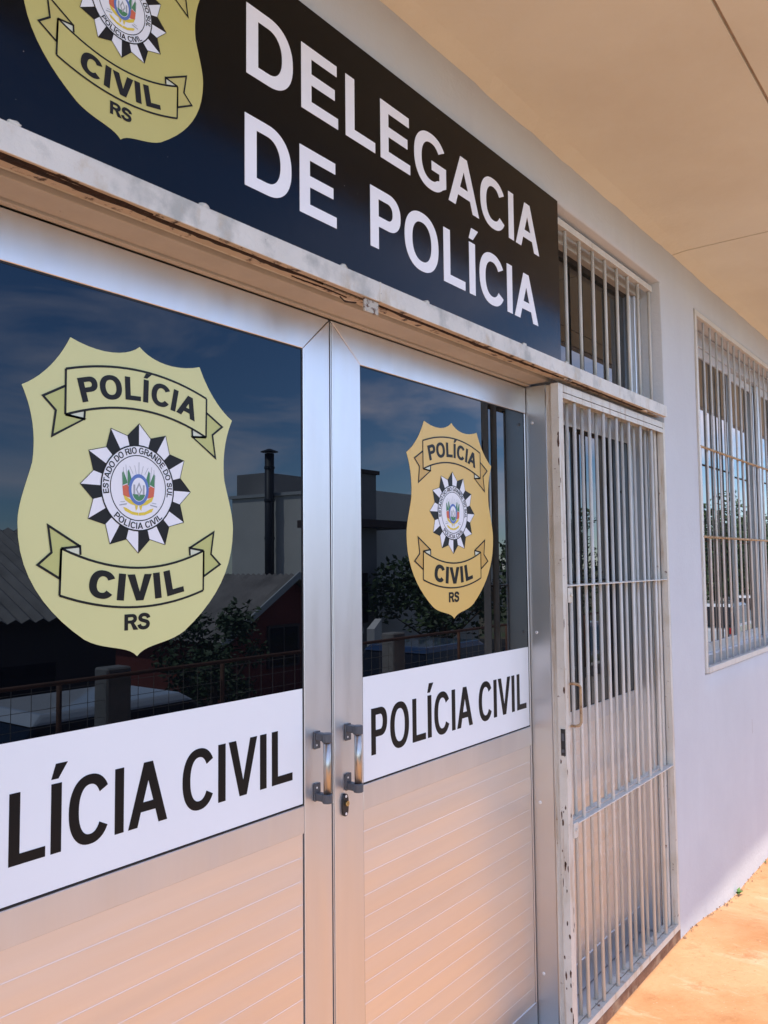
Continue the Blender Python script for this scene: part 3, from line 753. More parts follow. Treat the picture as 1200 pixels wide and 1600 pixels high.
# ================================================================== SIGN, TRACK RAIL
SG = thing('sign_board', 'black sign board reading DELEGACIA DE POLÍCIA above the doors', 'sign', (1.43, 1.15, 2.19))
S0 = 1.145
box('panel', .36, 2.452, S0, S0 + .010, 2.200, 2.738, 'sign_black', SG, bevel=.0012)
text_set('DELEGACIA', [(1.0667, 1.1969), (1.2223, 1.3403), (1.3663, 1.4735), (1.4941, 1.6139), (1.632, 1.7765), (1.7875, 1.9433), (1.9521, 2.0874), (2.1135, 2.145), (2.1564, 2.3084)], EYE + .957, .1430, .0315, .0245, S0 - .0007, 'sign_white', SG)
text_set('DEPOLÍCIA', [(1.0626, 1.1919), (1.2163, 1.3336), (1.4526, 1.5706), (1.5871, 1.7353), (1.7593, 1.8649), (1.8863, 1.9180), (1.9404, 2.0737), (2.0966, 2.1282), (2.1409, 2.2923)], EYE + .731, .1445, .0315, .0245, S0 - .0007, 'sign_white', SG)
shield(.786, EYE + .936, .735, S0 - .0002, 'shield_sign_gold', 'fold_sign', SG)

rs_ = random.Random(4); geos = []
for i in range(60):
    x_, z_, r_ = rs_.uniform(.40, 2.44), rs_.uniform(2.21, 2.73), rs_.uniform(.0003, .0008)
    geos.append(poly2([(x_ + r_ * rs_.uniform(.6, 1.4) * math.cos(t), z_ + r_ * rs_.uniform(.6, 1.6) * math.sin(t)) for t in (0, 1.2, 2.5, 3.8, 5.1)]))
tag(flat('dust_specks', geos, S0 - .00025, 'concrete', SG), kind='stuff')
RL = thing('gate_track', 'weathered white steel gate track running under the sign', 'rail', (1.87, 1.15, 2.14))
RY = 1.130
def channel(x0, x1):
    prism_x('face_plate', [(RY, 2.149), (RY + .003, 2.149), (RY + .003, 2.195), (RY, 2.195)], x0, x1, 'rail_paint', RL, bevel=.0007)
    prism_x('top_plate', [(RY + .0033, 2.190), (1.168, 2.190), (1.168, 2.1935), (RY + .0033, 2.1935)], x0, x1, 'rail_paint', RL)
    prism_x('lip', [(RY + .0033, 2.1495), (RY + .017, 2.1495), (RY + .017, 2.1525), (RY + .0033, 2.1525)], x0, x1, 'lip_paint', RL, bevel=.0005)
    prism_x('lip', [(RY + .033, 2.152), (1.184, 2.152), (1.184, 2.156), (RY + .033, 2.156)], x0, x1, 'lip_paint', RL, bevel=.0005)
    prism_x('slot_back', [(RY + .0175, 2.176), (RY + .050, 2.176), (RY + .050, 2.186), (RY + .0175, 2.186)], x0, x1, 'rust', RL)
channel(.37, 1.4675); channel(1.4725, 3.432)
box('splice', 1.4675, 1.4725, RY - .0012, RY + .004, 2.150, 2.196, 'gate_paint', RL, bevel=.001)
V, F = boxgeo(1.418, 1.4695, RY + .006, RY + .011, 2.118, 2.1480); mobj('stop_bracket', V, F, 'bracket_paint', RL, bevel=.001)
def crust(x0, x1, yc, hw, z, seed):
    """ragged flaking rust hanging along the slot"""
    n = int((x1 - x0) / .006); V, F = [], []
    for i in range(n + 1):
        x = x0 + (x1 - x0) * i / n
        w = hw * (.75 + .55 * noise.noise((x * 9, seed, 0)) + .35 * noise.noise((x * 45, seed, 2)))
        e = min(1, 8 * i / n, 8 * (n - i) / n); w = max(.0012, w * e)
        c = yc + .003 * noise.noise((x * 14, seed, 5))
        V += [(x, c - w, z - .0008), (x, c, z - .0022 - .002 * abs(noise.noise((x * 60, seed, 7)))), (x, c + w, z - .0008), (x, c + w, z + .004), (x, c - w, z + .004)]
        if i:
            k = 5 * i
            F += [(k - 5 + q, k - 5 + (q + 1) % 5, k + (q + 1) % 5, k + q) for q in range(5)]
    return mobj('rust_crust', V, F, 'rust', RL)
crust(.37, 1.30, RY + .025, .0105, 2.1512, 1); crust(.37, .85, RY + .012, .004, 2.1495, 6); crust(1.475, 2.45, RY + .025, .0095, 2.1512, 2); crust(2.5, 3.25, RY + .026, .009, 2.1512, 3)
crust(1.22, 1.40, RY + .042, .003, 2.152, 4)
tube('bent_wire', [(1.405, RY + .02, 2.135), (1.372, RY + .025, 2.131), (1.352, RY + .022, 2.136)], .0018, 'rust', RL, 6)
def lump(name, c, r, m, parent, sd=0):
    bm = bmesh.new(); bmesh.ops.create_icosphere(bm, subdivisions=2, radius=1)
    for v in bm.verts: v.co = v.co * (1 + .45 * noise.noise(v.co * 1.7 + Vector((sd, 0, 0))))
    V = [(c[0] + v.co.x * r[0], c[1] + v.co.y * r[1], c[2] + v.co.z * r[2]) for v in bm.verts]; F = [tuple(v.index for v in f.verts) for f in bm.faces]; bm.free()
    return mobj(name, V, F, m, parent, smooth=True)
for k, x in enumerate((.60, .955, 1.345, 1.665, 2.18, 2.47)):
    lump('weld_bead', (x, RY + .006, 2.198), (.011, .006, .0055), 'gate_paint', RL, k)
lump('weld_bead', (2.49, RY + .012, 2.146), (.03, .008, .005), 'lip_paint', RL, 11); lump('weld_bead', (3.2, RY + .012, 2.144), (.028, .008, .004), 'lip_paint', RL, 12)

# ================================================================== TRANSOM (grille + window)
TG = thing('transom_grille', 'short white bars across the opening beside the sign, above the gate', 'grille', (3.0, 1.2, 2.19))
box('frame_bar', 2.455, 3.462, 1.188, 1.213, 2.703, 2.727, 'bar_paint', TG, bevel=.001)
tb = tube('bar', [(2.62, 1.2, 2.190), (2.62, 1.2, 2.7025)], .0064, 'bar_paint', TG)
wb0 = WL[tb.name].copy()
for x in (2.739, 2.857, 2.972, 3.090, 3.205, 3.318, 3.448): inst(tb, wb0 + Vector((x - 2.62, 0, 0)), TG)
TW = thing('transom_window', 'dark fixed transom glass behind the short bars', 'window', (1.95, 1.27, 2.2))
box('head', .41, 3.483, 1.245, 1.31, 2.690, 2.742, 'soffit_metal', TW, bevel=.002)
box('jamb', 3.415, 3.483, 1.250, 1.31, 2.222, 2.688, 'aluminium', TW, bevel=.002)
box('jamb', 3.395, 3.412, 1.262, 1.31, 2.222, 2.688, 'aluminium_jamb', TW, bevel=.002)
box('jamb', .41, .455, 1.250, 1.31, 2.222, 2.688, 'aluminium', TW, bevel=.002)
box('sill', .41, 3.483, 1.250, 1.31, 2.203, 2.220, 'aluminium', TW, bevel=.002)
box('glass', .455, 3.395, 1.275, 1.281, 2.220, 2.690, 'tinted_glass', TW, bevel=0)

# ================================================================== FOLDED BAR GATE (two leaves, one behind the other)
BX = [2.602 + .1247 * k for k in range(7)]
GZ0, GZ1 = 0.062, 2.092
def gate_leaf(label, yf, front=True):
    t = thing('gate_leaf', label, 'gate', (2.97, yf + .014, .04), 'folding gate leaves')
    e = .003
    # angle-iron posts: front flange + side flange
    def angle(name, xa, xb, side_x, yb):
        geo = merge([boxgeo(xa, xb, yf, yf + e, .040, 2.134), boxgeo(side_x, side_x + e, yf + e + .0001, yb, .040, 2.134)])
        return mobj(name, geo[0], geo[1], 'gate_paint', t)
    if front:
        post = angle('post', 2.455, 2.490, 2.455, 1.187)
        post2 = angle('post', 3.4635, 3.4855, 3.4635, 1.186)
    else:
        post = angle('post', 2.470, 2.496, 2.470, yf + .024); post2 = angle('post', 3.43, 3.455, 3.43, yf + .024)
    xa, xb = 2.4905, 3.4632
    if not front: xa, xb = 2.497, 3.429
    if front:
        boxes('top_rail', [(xa, xb, yf + .001, yf + .004, 2.110, 2.134), (xa, xb, yf + .0041, yf + .026, 2.1105, 2.1135)], 'gate_paint', t)
    boxes('top_rail', [(xa, xb, yf + .0005, yf + .0035, 2.089, 2.1065), (xa, xb, yf + .0036, yf + .024, 2.1035, 2.1064)], 'gate_paint', t)
    boxes('bottom_rail', [(xa, xb, yf + .0005, yf + .0035, .040, .0635), (xa, xb, yf + .0036, yf + .024, .0605, .0634)], 'gate_paint', t)
    for z in (1.470, .703): box('cross_bar', xa, xb, yf + .001, yf + .0245, z - .002, z + .002, 'bar_paint', t, bevel=.0006)
    if front and False: pass
    b0 = tube('bar', [(BX[0], yf + .0128, GZ0 + .0015), (BX[0], yf + .0128, GZ1)], .0062, 'bar_paint', t)
    w = WL[b0.name].copy()
    for x in BX[1:]: inst(b0, w + Vector((x - BX[0], 0, 0)), t)
    return t, post
gf, gpost = gate_leaf('outer leaf of the folded white bar gate, rusty handle and black lock on its post', W)
gb, _ = gate_leaf('inner leaf of the folded bar gate, right behind the outer leaf', W + .0275, False)
# lugs, handle, lock of the outer leaf
for z in (1.440, .690):
    lug = box('lug', 2.489, 2.520, W - .004, W - .0008, z - .024, z + .024, 'gate_paint', gf, bevel=.001)
    V, F = tubegeo([(2.505, W - .0045, z), (2.505, W - .009, z)], .0062, 6); mobj('bolt', V, F, 'gate_paint', lug)
tube('handle', [(2.484, W - .003, 1.157), (2.488, W - .018, 1.157), (2.494, W - .028, 1.155), (2.499, W - .033, 1.146), (2.499, W - .033, 1.034), (2.494, W - .028, 1.025), (2.488, W - .018, 1.023), (2.484, W - .003, 1.023)],
     .0046, 'rusty_bar', gf, 8)
gl = box('lock', 2.4525, 2.4548, W + .003, W + .018, .932, 1.016, 'black_plastic', gf, bevel=.0004)
for dz in (.012, .032): pass
box('lock_slot', 2.4515, 2.4524, W + .006, W + .015, .979, 1.002, 'handle_grey', gl, bevel=0)
box('lock_slot', 2.4515, 2.4524, W + .006, W + .015, .942, .952, 'handle_grey', gl, bevel=0)
# flaked paint showing rust on the outer post
rc = random.Random(21)
for i in range(34):
    low = rc.random() < .72
    z = rc.uniform(.10, .80) if low else rc.uniform(.85, 2.05)
    h_ = rc.uniform(.004, .016) * (1.9 if rc.random() < .15 else 1); w_ = rc.uniform(.0015, .0045)
    n = 9; ring = [(w_ * math.cos(2 * math.pi * k / n) * rc.uniform(.6, 1.2), h_ * math.sin(2 * math.pi * k / n) * rc.uniform(.6, 1.2)) for k in range(n)]
    if rc.random() < .6:
        y_ = W + rc.choice((.0035, rc.uniform(.004, .023)))
        v = [(2.4546, y_ + a_, z + b_) for a_, b_ in ring]
    else:
        x_ = rc.choice((2.458, rc.uniform(2.458, 2.486)))
        v = [(x_ + a_, W - .0004, z + b_) for a_, b_ in ring]
    mobj('paint_chip', v, [tuple(range(n))], 'chip_rust', gpost)
# ground track of the gate
GT = box('ground_track', .40, 3.50, W + .002, W + .05, -.02, .0375, 'rust_light', None, bevel=.002)
tag(GT, 'rusty steel ground track under the folded bar gate', 'rail')

# ================================================================== BARRED WINDOW ON THE RIGHT
WX0, WX1, WZ0, WZ1 = 3.95, 6.345, 1.026, 2.742
WG = thing('window_grille', 'tall painted bars with rusty cross bars over the right-hand window', 'grille', (5.15, W, WZ0))
for nm, b in (('frame_bar', (WX0, WX0 + .022, W - .006, W + .012, WZ0, WZ1)), ('frame_bar', (WX1 - .022, WX1, W - .006, W + .012, WZ0, WZ1)),
              ('frame_bar', (WX0 + .0225, WX1 - .0225, W - .006, W + .012, WZ1 - .024, WZ1)), ('frame_bar', (WX0 + .0225, WX1 - .0225, W - .012, W + .012, WZ0, WZ0 + .026))):
    box(nm, *b, 'bar_paint', WG, bevel=.001)
b0 = tube('bar', [(4.02, W + .012, WZ0 + .0265), (4.02, W + .012, WZ1 - .0245)], .0056, 'window_bar_paint', WG)
w0 = WL[b0.name].copy()
k = 1
while 4.02 + .111 * k < WX1 - .03: inst(b0, w0 + Vector((.111 * k, 0, 0)), WG); k += 1
for z in (2.088, 1.660): tube('cross_bar', [(WX0 + .01, W - .001, z), (WX1 - .01, W - .001, z)], .006, 'rusty_bar', WG, 8)
WN = thing('sliding_window', 'aluminium sliding window behind the tall bars, mirroring sky and trees', 'window', (5.15, 1.27, WZ0))
y0, y1 = 1.255, 1.315
box('head', WX0, WX1, y0, y1, WZ1 - .085, WZ1 - .004, 'aluminium', WN, bevel=.002); box('sill', WX0, WX1, y0 - .02, y1, WZ0 - .002, WZ0 + .05, 'aluminium', WN, bevel=.002)
box('jamb', WX0 - .003, WX0 + .035, y0, y1, WZ0 + .0505, WZ1 - .0855, 'aluminium', WN, bevel=.002); box('jamb', WX1 - .035, WX1 + .003, y0, y1, WZ0 + .0505, WZ1 - .0855, 'aluminium', WN, bevel=.002)
for i, (a, b) in enumerate([(3.986, 4.97), (4.93, 5.62), (5.58, 6.31)]):
    ya = 1.262 if i % 2 == 0 else 1.288
    s = box('sash', a, a + .045, ya, ya + .022, WZ0 + .051, WZ1 - .086, 'aluminium', WN, bevel=.002)
    box('sash_stile', b - .045, b, ya, ya + .022, WZ0 + .051, WZ1 - .086, 'aluminium', s, bevel=.002)
    box('sash_rail', a + .0455, b - .0455, ya, ya + .022, WZ1 - .135, WZ1 - .086, 'aluminium', s, bevel=.002)
    box('sash_rail', a + .0455, b - .0455, ya, ya + .022, WZ0 + .051, WZ0 + .10, 'aluminium', s, bevel=.002)
    box('pane', a + .044, b - .044, ya + .009, ya + .014, WZ0 + .099, WZ1 - .134, 'clear_glass', s, bevel=0)

# ================================================================== crumbs and weeds along the wall foot
V, F = [], []
for i in range(170):
    x = random.uniform(3.5, 7.5); y = W - abs(random.gauss(.004, .012)); r = random.uniform(.002, .006) * (1.6 if random.random() < .1 else 1)
    z = floor_z(x)
    n = len(V); pts = [(x + r * random.uniform(.6, 1.2) * math.cos(t), y + r * .8 * math.sin(t), z) for t in (0, 1.3, 2.5, 3.8, 5.0)]
    V += pts + [(x, y, z + r * random.uniform(.8, 1.4))]
    F += [(n + q, n + (q + 1) % 5, n + 5) for q in range(5)]
cr_ = mobj('soil_crumbs', V, F, 'crumb'); tag(cr_, 'dark soil crumbs along the foot of the wall', 'dirt', kind='stuff')
def weed(x, y, s, n, label):
    t = thing('weed', label, 'weed', (x, y, floor_z(x)), 'weeds at the foot of the wall')
    z = floor_z(x)
    for i in range(n):
        a = 2 * math.pi * i / n + random.uniform(-.3, .3); l = s * random.uniform(.7, 1.1); el = random.uniform(.4, 1.1)
        d = Vector((math.cos(a) * math.cos(el), -abs(math.sin(a)) * math.cos(el), math.sin(el))); sd_ = Vector((-d.y, d.x, 0)).normalized() * l * .22
        p = Vector((x, y, z)); q = [p, p + d * l * .5 + sd_, p + d * l + Vector((0, 0, -.15 * l)), p + d * l * .5 - sd_, p + d * l * .5 + Vector((0, 0, l * .06))]
        mobj('leaf', q, [(0, 1, 4), (1, 2, 4), (2, 3, 4), (3, 0, 4)], 'leaf_green', t)
weed(4.30, W - .012, .042, 7, 'largest bright green weed sprouting where the wall meets the pavement')
weed(4.86, W - .008, .022, 5, 'tiny green weed at the wall foot near the right picture edge')

# ================================================================== WHAT THE GLASS REFLECTS: fence, street, houses, trees
FN = thing('wire_fence', 'rusty pipe and wire mesh fence with concrete posts, seen mirrored in the door glass', 'fence', (6, -2.48, 0.02))
for x in (.2, 3.48, 6.78, 10.1, 13.4):
    V, F = boxgeo(x - .10, x + .10, -2.56, -2.40, .02, .84); mobj('post', V, F, 'concrete', FN, bevel=.012)
tube('top_pipe', [(-1, -2.36, .80), (5, -2.36, .79), (14, -2.36, .78)], .015, 'rusty_pipe', FN, 8)
for x in (1.2, 2.35, 3.02, 4.42, 5.6, 7.9, 9.0, 11.3, 12.3): tube('upright', [(x, -2.40, .02), (x, -2.40, .78)], .018, 'rusty_pipe', FN, 6)
geos = []
for i in range(110): x = -.8 + .135 * i; geos.append(tubegeo([(x, -2.43, .03), (x, -2.43, .78)], .0022, 4, False))
for j in range(7): geos.append(tubegeo([(-1, -2.434, .05 + .115 * j), (14, -2.434, .05 + .115 * j)], .0022, 4, False))
V, F = merge(geos); tag(mobj('wire_mesh', V, F, 'wire', FN), kind='stuff')

def corrugated(name, p0, p1, p2, p3, m, parent, n=40, amp=.03):
    """sheet p0-p1 (along the eave) to p3-p2 (ridge), ribs running up the slope"""
    p0, p1, p2, p3 = map(Vector, (p0, p1, p2, p3)); nr = (p1 - p0).cross(p3 - p0).normalized()
    if nr.z < 0: nr = -nr
    V, F = [], []
    for i in range(n * 4 + 1):
        t = i / (n * 4); off = nr * amp * math.sin(t * n * 2 * math.pi)
        a, b = p0.lerp(p1, t) + off, p3.lerp(p2, t) + off
        V += [a, b, b - nr * .015, a - nr * .015]
        if i:
            k = 4 * i; F += [(k - 4, k - 3, k + 1, k), (k - 1, k + 3, k + 2, k - 2), (k - 4, k, k + 3, k - 1), (k - 3, k - 2, k + 2, k + 1)]
    return mobj(name, V, F, m, parent)
# house A: low house with grey corrugated roof
HA = thing('house', 'low dark house with grey corrugated roof across the street, mirrored in the left door glass', 'house', (7, -13, -2.4))
ea, ri = .62, 2.36
corrugated('roof', (1.5, -10.9, ea), (10.0, -10.9, ea), (10.0, -14.5, ri), (1.5, -14.5, ri), 'fibre_roof', HA, 34, .04)
corrugated('roof', (1.5, -18.1, ea), (10.0, -18.1, ea), (10.0, -14.5, ri), (1.5, -14.5, ri), 'fibre_roof', HA, 34, .04)
box('wall', 1.8, 9.7, -17.6, -11.5, -2.5, ea + .1, 'house_dark', HA, bevel=0)
prism_g = [(-11.5, ea + .1), (-17.6, ea + .1), (-14.5, ri - .08)]
prism_x('gable', prism_g, 1.9, 9.6, 'house_dark', HA)
box('door', 5.0, 5.9, -11.5, -11.44, -2.3, -.3, 'house_red', HA, bevel=0); box('window', 7.2, 8.4, -11.5, -11.45, -1.3, -.2, 'car_glass', HA, bevel=0)
# red house: gable towards us
HR = thing('house', 'red gabled house with corrugated roof and small window, mirrored in the left door glass', 'house', (18.4, -17, -2.4))
corrugated('roof', (15.4, -14.8, -.62), (15.4, -23, -.62), (18.4, -23, 1.24), (18.4, -14.8, 1.24), 'fibre_roof', HR, 34, .035)
corrugated('roof', (21.4, -14.8, -.62), (21.4, -23, -.62), (18.4, -23, 1.24), (18.4, -14.8, 1.24), 'fibre_roof', HR, 34, .035)
prism_xz('wall', [(15.8, -2.6), (21.0, -2.6), (21.0, -.45), (18.4, 1.12), (15.8, -.45)], -22.8, -15.2, 'house_red', HR)
wd = box('window', 17.5, 18.7, -15.2, -15.15, -1.5, -.35, 'car_glass', HR, bevel=0)
boxes('window_frame', [(17.42, 17.5, -15.2, -15.12, -1.55, -.3), (18.7, 18.78, -15.2, -15.12, -1.55, -.3), (17.5, 18.7, -15.2, -15.12, -.36, -.28), (17.5, 18.7, -15.2, -15.12, -1.56, -1.5), (18.08, 18.13, -15.2, -15.13, -1.5, -.36)], 'house_dark', wd)
prism_xz('bargeboard', [(15.3, -.80), (15.3, -.60), (18.4, 1.32), (21.5, -.60), (21.5, -.80), (18.4, 1.10)], -14.82, -14.76, 'trim_white', HR)
# beige block with a flue
def rotbox(name, c, ang, lx, ly, z0, z1, m, parent):
    ca, sa = math.cos(ang), math.sin(ang)
    v, f = boxgeo(-lx / 2, lx / 2, -ly / 2, ly / 2, z0, z1)
    return mobj(name, [(c[0] + x * ca - y * sa, c[1] + x * sa + y * ca, z) for x, y, z in v], f, m, parent)
HB = thing('apartment_block', 'plain beige two-storey block with a tall dark flue, mirrored in the left door glass', 'building', (31, -32, -2.6))
# its sunlit long side runs away from us, facing left
pA = Vector((24.9, -25.0)); dv = Vector((.05, .99875)); pB = pA + dv * 7.5; nin = Vector((.99875, -.05))
def wallq(name, a, b, depth, z0, z1, m, parent):
    q = [a, b, b + nin * depth, a + nin * depth]
    v = [(p.x, p.y, z) for z in (z0, z1) for p in q]
    f = [(0, 1, 2, 3), (4, 7, 6, 5)] + [(i, (i + 1) % 4, (i + 1) % 4 + 4, i + 4) for i in range(4)]
    return mobj(name, v, f, m, parent)
wallq('wall', pA, pB, 9, -2.7, 4.45, 'house_beige', HB)
wallq('parapet', pA - nin * .1 - dv * .1, pB - nin * .1, .3, 4.46, 4.6, 'trim_white', HB)
wallq('stair_tower', pA - dv * .9 + nin * 1.2, pA + dv * 1.0 + nin * 1.2, 3, 4.3, 5.7, 'house_grey', HB)
fp = pA + dv * 2.6 - nin * .4
fl = tube('flue', [(fp.x, fp.y, -1), (fp.x, fp.y, 6.25)], .20, 'flue_metal', HB, 14)
V, F = tubegeo([(fp.x, fp.y, 6.32), (fp.x, fp.y, 6.34), (fp.x, fp.y, 6.46)], [.38, .38, .06], 14); mobj('cowl', V, F, 'flue_metal', fl)
for z in (1, 2.6, 4.2, 5.6): V, F = tubegeo([(fp.x, fp.y, z), (fp.x, fp.y, z + .1)], .225, 14); mobj('flue_band', V, F, 'flue_metal', fl)
# dark flat-roofed house (right door)
HD = thing('house', 'dark flat-roofed house with deep eave, mirrored at the left of the right door glass', 'house', (22, -18, -2.4))
box('wall', 21.7, 24.2, -17.4, -16.3, -2.5, 4.85, 'house_grey', HD, bevel=0)
box('eave', 21.5, 25.7, -17.8, -15.6, 2.85, 3.12, 'house_dark', HD, bevel=0)
box('window', 22.6, 23.6, -16.3, -16.25, -.6, 1.2, 'car_glass', HD, bevel=0)
box('parapet', 21.6, 24.3, -17.5, -16.2, 4.86, 5.0, 'house_dark', HD, bevel=0)
# garden wall, sunlit, with a shadow across it
GW = rotbox('garden_wall', (16.8, -10.6), R(-35), 3.6, .18, -2.2, .0, 'house_beige', None); tag(GW, 'low beige garden wall mirrored beneath the tree in the right door glass', 'wall')
# far houses
def far_house(x, y, w, d, zb, h, m, label):
    t = thing('far_house', label, 'house', (x, y, zb), 'far houses down the street')
    box('wall', x - w / 2, x + w / 2, y - d / 2, y + d / 2, zb, zb + h, m, t, bevel=0)
    prism_xz('roof', [(x - w / 2 - .4, zb + h), (x + w / 2 + .4, zb + h), (x, zb + h + 1.3)], y - d / 2 - .3, y + d / 2 + .3, 'fibre_roof', t)
    for q in (-.25, .25): box('window', x + q * w - .5, x + q * w + .5, y + d / 2, y + d / 2 + .05, zb + 1.2, zb + 2.3, 'car_glass', t, bevel=0)
far_house(60, -44, 7, 8, -3.1, 5.6, 'house_white', 'white far house left of its neighbour, mirrored small in the right door glass')
far_house(70, -43, 8, 8, -3.1, 4.4, 'house_beige', 'beige far house right of the white one, mirrored small')
far_house(62, -17, 8, 8, -2.6, 3.8, 'house_white', 'white house mirrored low in the barred right window')
far_house(88, -14, 9, 8, -2.6, 4.2, 'house_red', 'red house mirrored far off in the barred right window')

def tree(x, y, zb, trunk, cw, chh, nleaf, label, seed, name='leafy_tree', leaf=.11):
    rnd = random.Random(seed)
    t = thing(name, label, 'tree' if trunk > .6 else 'bush', (x, y, zb), 'trees and bushes across the street')
    top = zb + trunk
    geos = [tubegeo([(x, y, zb), (x + .05, y, zb + trunk * .5), (x, y + .05, top), (x + .1, y, top + chh * .5)], [.16, .12, .10, .03], 8)]
    for i in range(6):
        a = rnd.uniform(0, 6.28); geos.append(tubegeo([(x, y, top - .1), (x + math.cos(a) * cw * .35, y + math.sin(a) * cw * .35, top + chh * rnd.uniform(.3, .7))], [.06, .015], 6))
    V, F = merge(geos); mobj('trunk', V, F, 'bark', t)
    cl = []
    for i in range(26):
        a = rnd.uniform(0, 6.28); r = cw * .5 * math.sqrt(rnd.random()) * .85; h = rnd.random()
        r *= 1 - .55 * abs(h - .45)
        cl.append((Vector((x + math.cos(a) * r, y + math.sin(a) * r, top - .1 + chh * (.08 + .84 * h))), cw * rnd.uniform(.10, .20)))
    V, F = [], []
    for i in range(nleaf):
        c, rr = rnd.choice(cl); d = Vector((rnd.gauss(0, 1), rnd.gauss(0, 1), rnd.gauss(0, 1))).normalized() * rr * (rnd.random() ** .4)
        p = c + d; u = Vector((rnd.gauss(0, 1), rnd.gauss(0, 1), rnd.gauss(0, .6))).normalized(); v = u.orthogonal().normalized()
        l = leaf * rnd.uniform(.6, 1.3); n = len(V)
        V += [p - u * l, p + v * l * .45, p + u * l, p - v * l * .45]; F.append((n, n + 1, n + 2, n + 3))
    mobj('crown', V, F, 'foliage', t)
tree(11.1, -10.3, -2.0, .5, 2.6, 2.3, 2600, 'dense dark bush mirrored under the left shield', 1, 'bush', .07)
tree(13.0, -12.5, -2.3, .5, 2.0, 1.4, 1500, 'lower bush beside the red house, mirrored in the left door glass', 2, 'bush', .07)
tree(25.0, -14.0, -2.4, 1.0, 5.2, 3.4, 4500, 'broad dark tree mirrored behind the right shield', 3, leaf=.13)
tree(34, -15.0, -2.5, 1.6, 6.0, 4.0, 4000, 'tall tree mirrored at the edge of the right door glass', 4, leaf=.14)
tree(46, -10.5, -1.9, 1.6, 6.5, 5.0, 4500, 'big tree mirrored in the barred right window, nearest', 5, leaf=.16)
tree(53, -13, -2.4, 1.6, 7.0, 5.0, 4500, 'second tree mirrored in the barred right window', 6, leaf=.16)
tree(63, -12, -2.4, 1.8, 8.0, 5.0, 4000, 'third tree mirrored in the barred right window', 8, leaf=.18)
tree(49, -21, -2.6, 1.8, 7.0, 5.6, 4000, 'tall tree mirrored behind the folded gate bars', 9, leaf=.16)
tree(76, -16, -2.4, 1.8, 9.0, 6.0, 4000, 'farthest tree mirrored at the right picture edge', 10, leaf=.2)

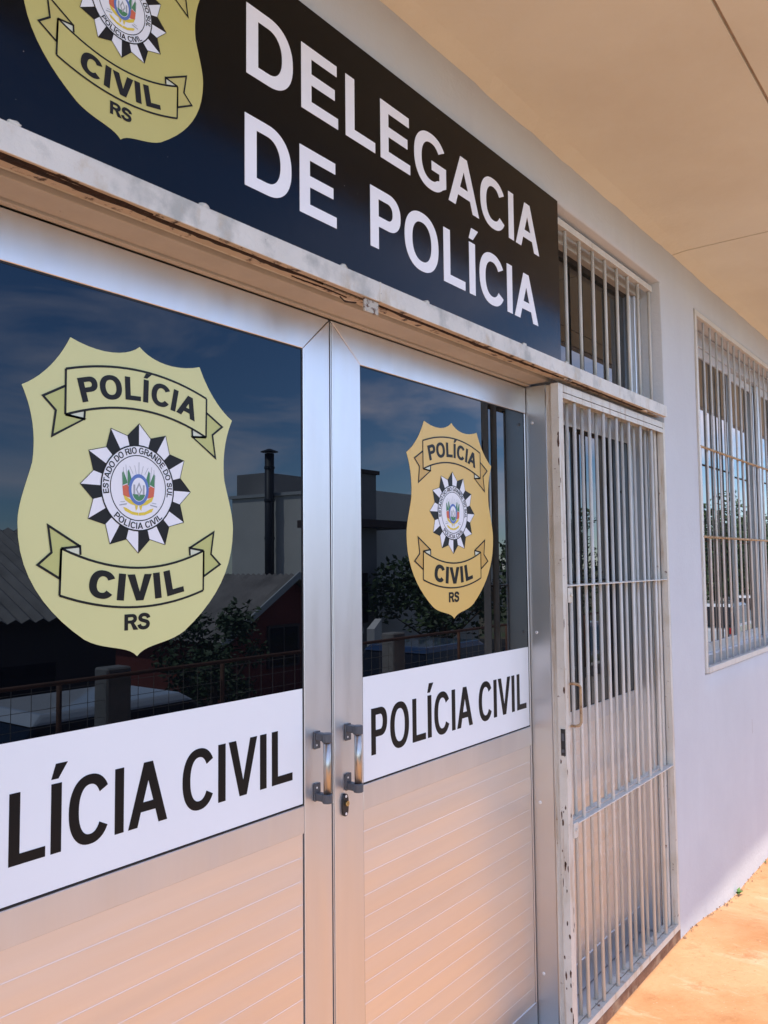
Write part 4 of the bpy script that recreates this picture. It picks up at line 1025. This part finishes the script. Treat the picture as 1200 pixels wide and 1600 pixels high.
def car(x, y, zb, paint, label, L=4.0):
    t = thing('parked_car', label, 'car', (x, y, zb), 'cars parked in the street')
    h0, h1 = zb + .22, zb + .86
    prof = [(-L / 2, h0 + .1), (-L / 2 + .05, h1 - .15), (-L / 2 + .5, h1), (L / 2 - .9, h1 + .02), (L / 2 - .15, h1 - .12), (L / 2, h0 + .25), (L / 2 - .05, h0), (-L / 2 + .1, h0)]
    V, F = [], []; n = len(prof)
    secs = [(-.84, .93), (-.76, 1.0), (.76, 1.0), (.84, .93)]
    for yy, sc in secs: V += [(x + px * (.985 if sc < 1 else 1), y + yy, zb + .5 + (pz - zb - .5) * sc) for px, pz in prof]
    for s in range(3): F += [(s * n + i, s * n + (i + 1) % n, (s + 1) * n + (i + 1) % n, (s + 1) * n + i) for i in range(n)]
    F += [tuple(range(n)), tuple(range(3 * n, 4 * n))]
    mobj('body', V, F, paint, t, bevel=.03, bseg=2)
    def cabin(name, xb0, xb1, xt0, xt1, wb_, wt, z0, z1, m, par):
        v = [(x + xb0, y - wb_, z0), (x + xb1, y - wb_, z0), (x + xb1, y + wb_, z0), (x + xb0, y + wb_, z0), (x + xt0, y - wt, z1), (x + xt1, y - wt, z1), (x + xt1, y + wt, z1), (x + xt0, y + wt, z1)]
        return mobj(name, v, [(0, 1, 2, 3), (4, 7, 6, 5), (0, 4, 5, 1), (1, 5, 6, 2), (2, 6, 7, 3), (3, 7, 4, 0)], m, par, bevel=.03, bseg=2)
    cabin('windows', -L / 2 + .12, L / 2 - 1.05, -L / 2 + .55, L / 2 - 1.75, .76, .60, h1 - .02, zb + 1.36, 'car_glass', t)
    cabin('roof', -L / 2 + .50, L / 2 - 1.72, -L / 2 + .62, L / 2 - 1.86, .62, .56, zb + 1.34, zb + 1.43, paint, t)
    for s in (-1, 1):
        for px in (-L / 2 + .72, L / 2 - .78):
            V, F = tubegeo([(x + px, y + s * .66, zb + .31), (x + px, y + s * .68, zb + .31), (x + px, y + s * .83, zb + .31), (x + px, y + s * .85, zb + .31)], [.28, .31, .31, .28], 18)
            wl_ = mobj('wheel', V, F, 'tyre_rubber', t); V, F = tubegeo([(x + px, y + s * .845, zb + .31), (x + px, y + s * .862, zb + .31)], .18, 14); mobj('rim', V, F, 'rim_metal', wl_)
        box('headlight', x + L / 2 - .16, x + L / 2 - .02, y + s * .62 - .14, y + s * .62 + .14, h1 - .25, h1 - .12, 'lamp_white', t, bevel=.01)
        box('tail_light', x - L / 2 - .005, x - L / 2 + .1, y + s * .64 - .12, y + s * .64 + .12, h1 - .25, h1 - .08, 'lamp_red', t, bevel=.01)
def rz(y): return land_z(0, y) + .03
car(5.3, -4.75, rz(-4.75) , 'car_paint_white', 'white parked car behind the fence, mirrored low in the left door glass')
car(11.9, -5.2, rz(-5.2), 'car_paint_blue', 'dark blue parked car mirrored low in the right door glass')
car(17.0, -5.2, rz(-5.2), 'car_paint_dark', 'dark parked car mirrored behind the blue one, right door glass')
car(26.5, -4.6, rz(-4.6), 'car_paint_white', 'white parked car mirrored low in the barred right window')
car(33.0, -5.0, rz(-5.0), 'car_paint_white', 'second white parked car mirrored in the barred right window')
# roadside red sign
RS_ = thing('road_sign', 'small red and white road sign mirrored in the barred right window', 'road sign', (29, -4.0, -1.15))
tube('post', [(29, -4.0, -1.15), (29, -4.0, .95)], .03, 'post_grey', RS_, 8)
oc = [(29 + .32 * math.cos(R(22.5 + 45 * i)), .65 + .32 * math.sin(R(22.5 + 45 * i))) for i in range(8)]
prism_xz('plate', oc, -3.965, -3.955, 'sign_red', RS_)
prism_xz('band', [(28.74, .60), (29.26, .60), (29.26, .71), (28.74, .71)], -3.953, -3.950, 'print_white', RS_)
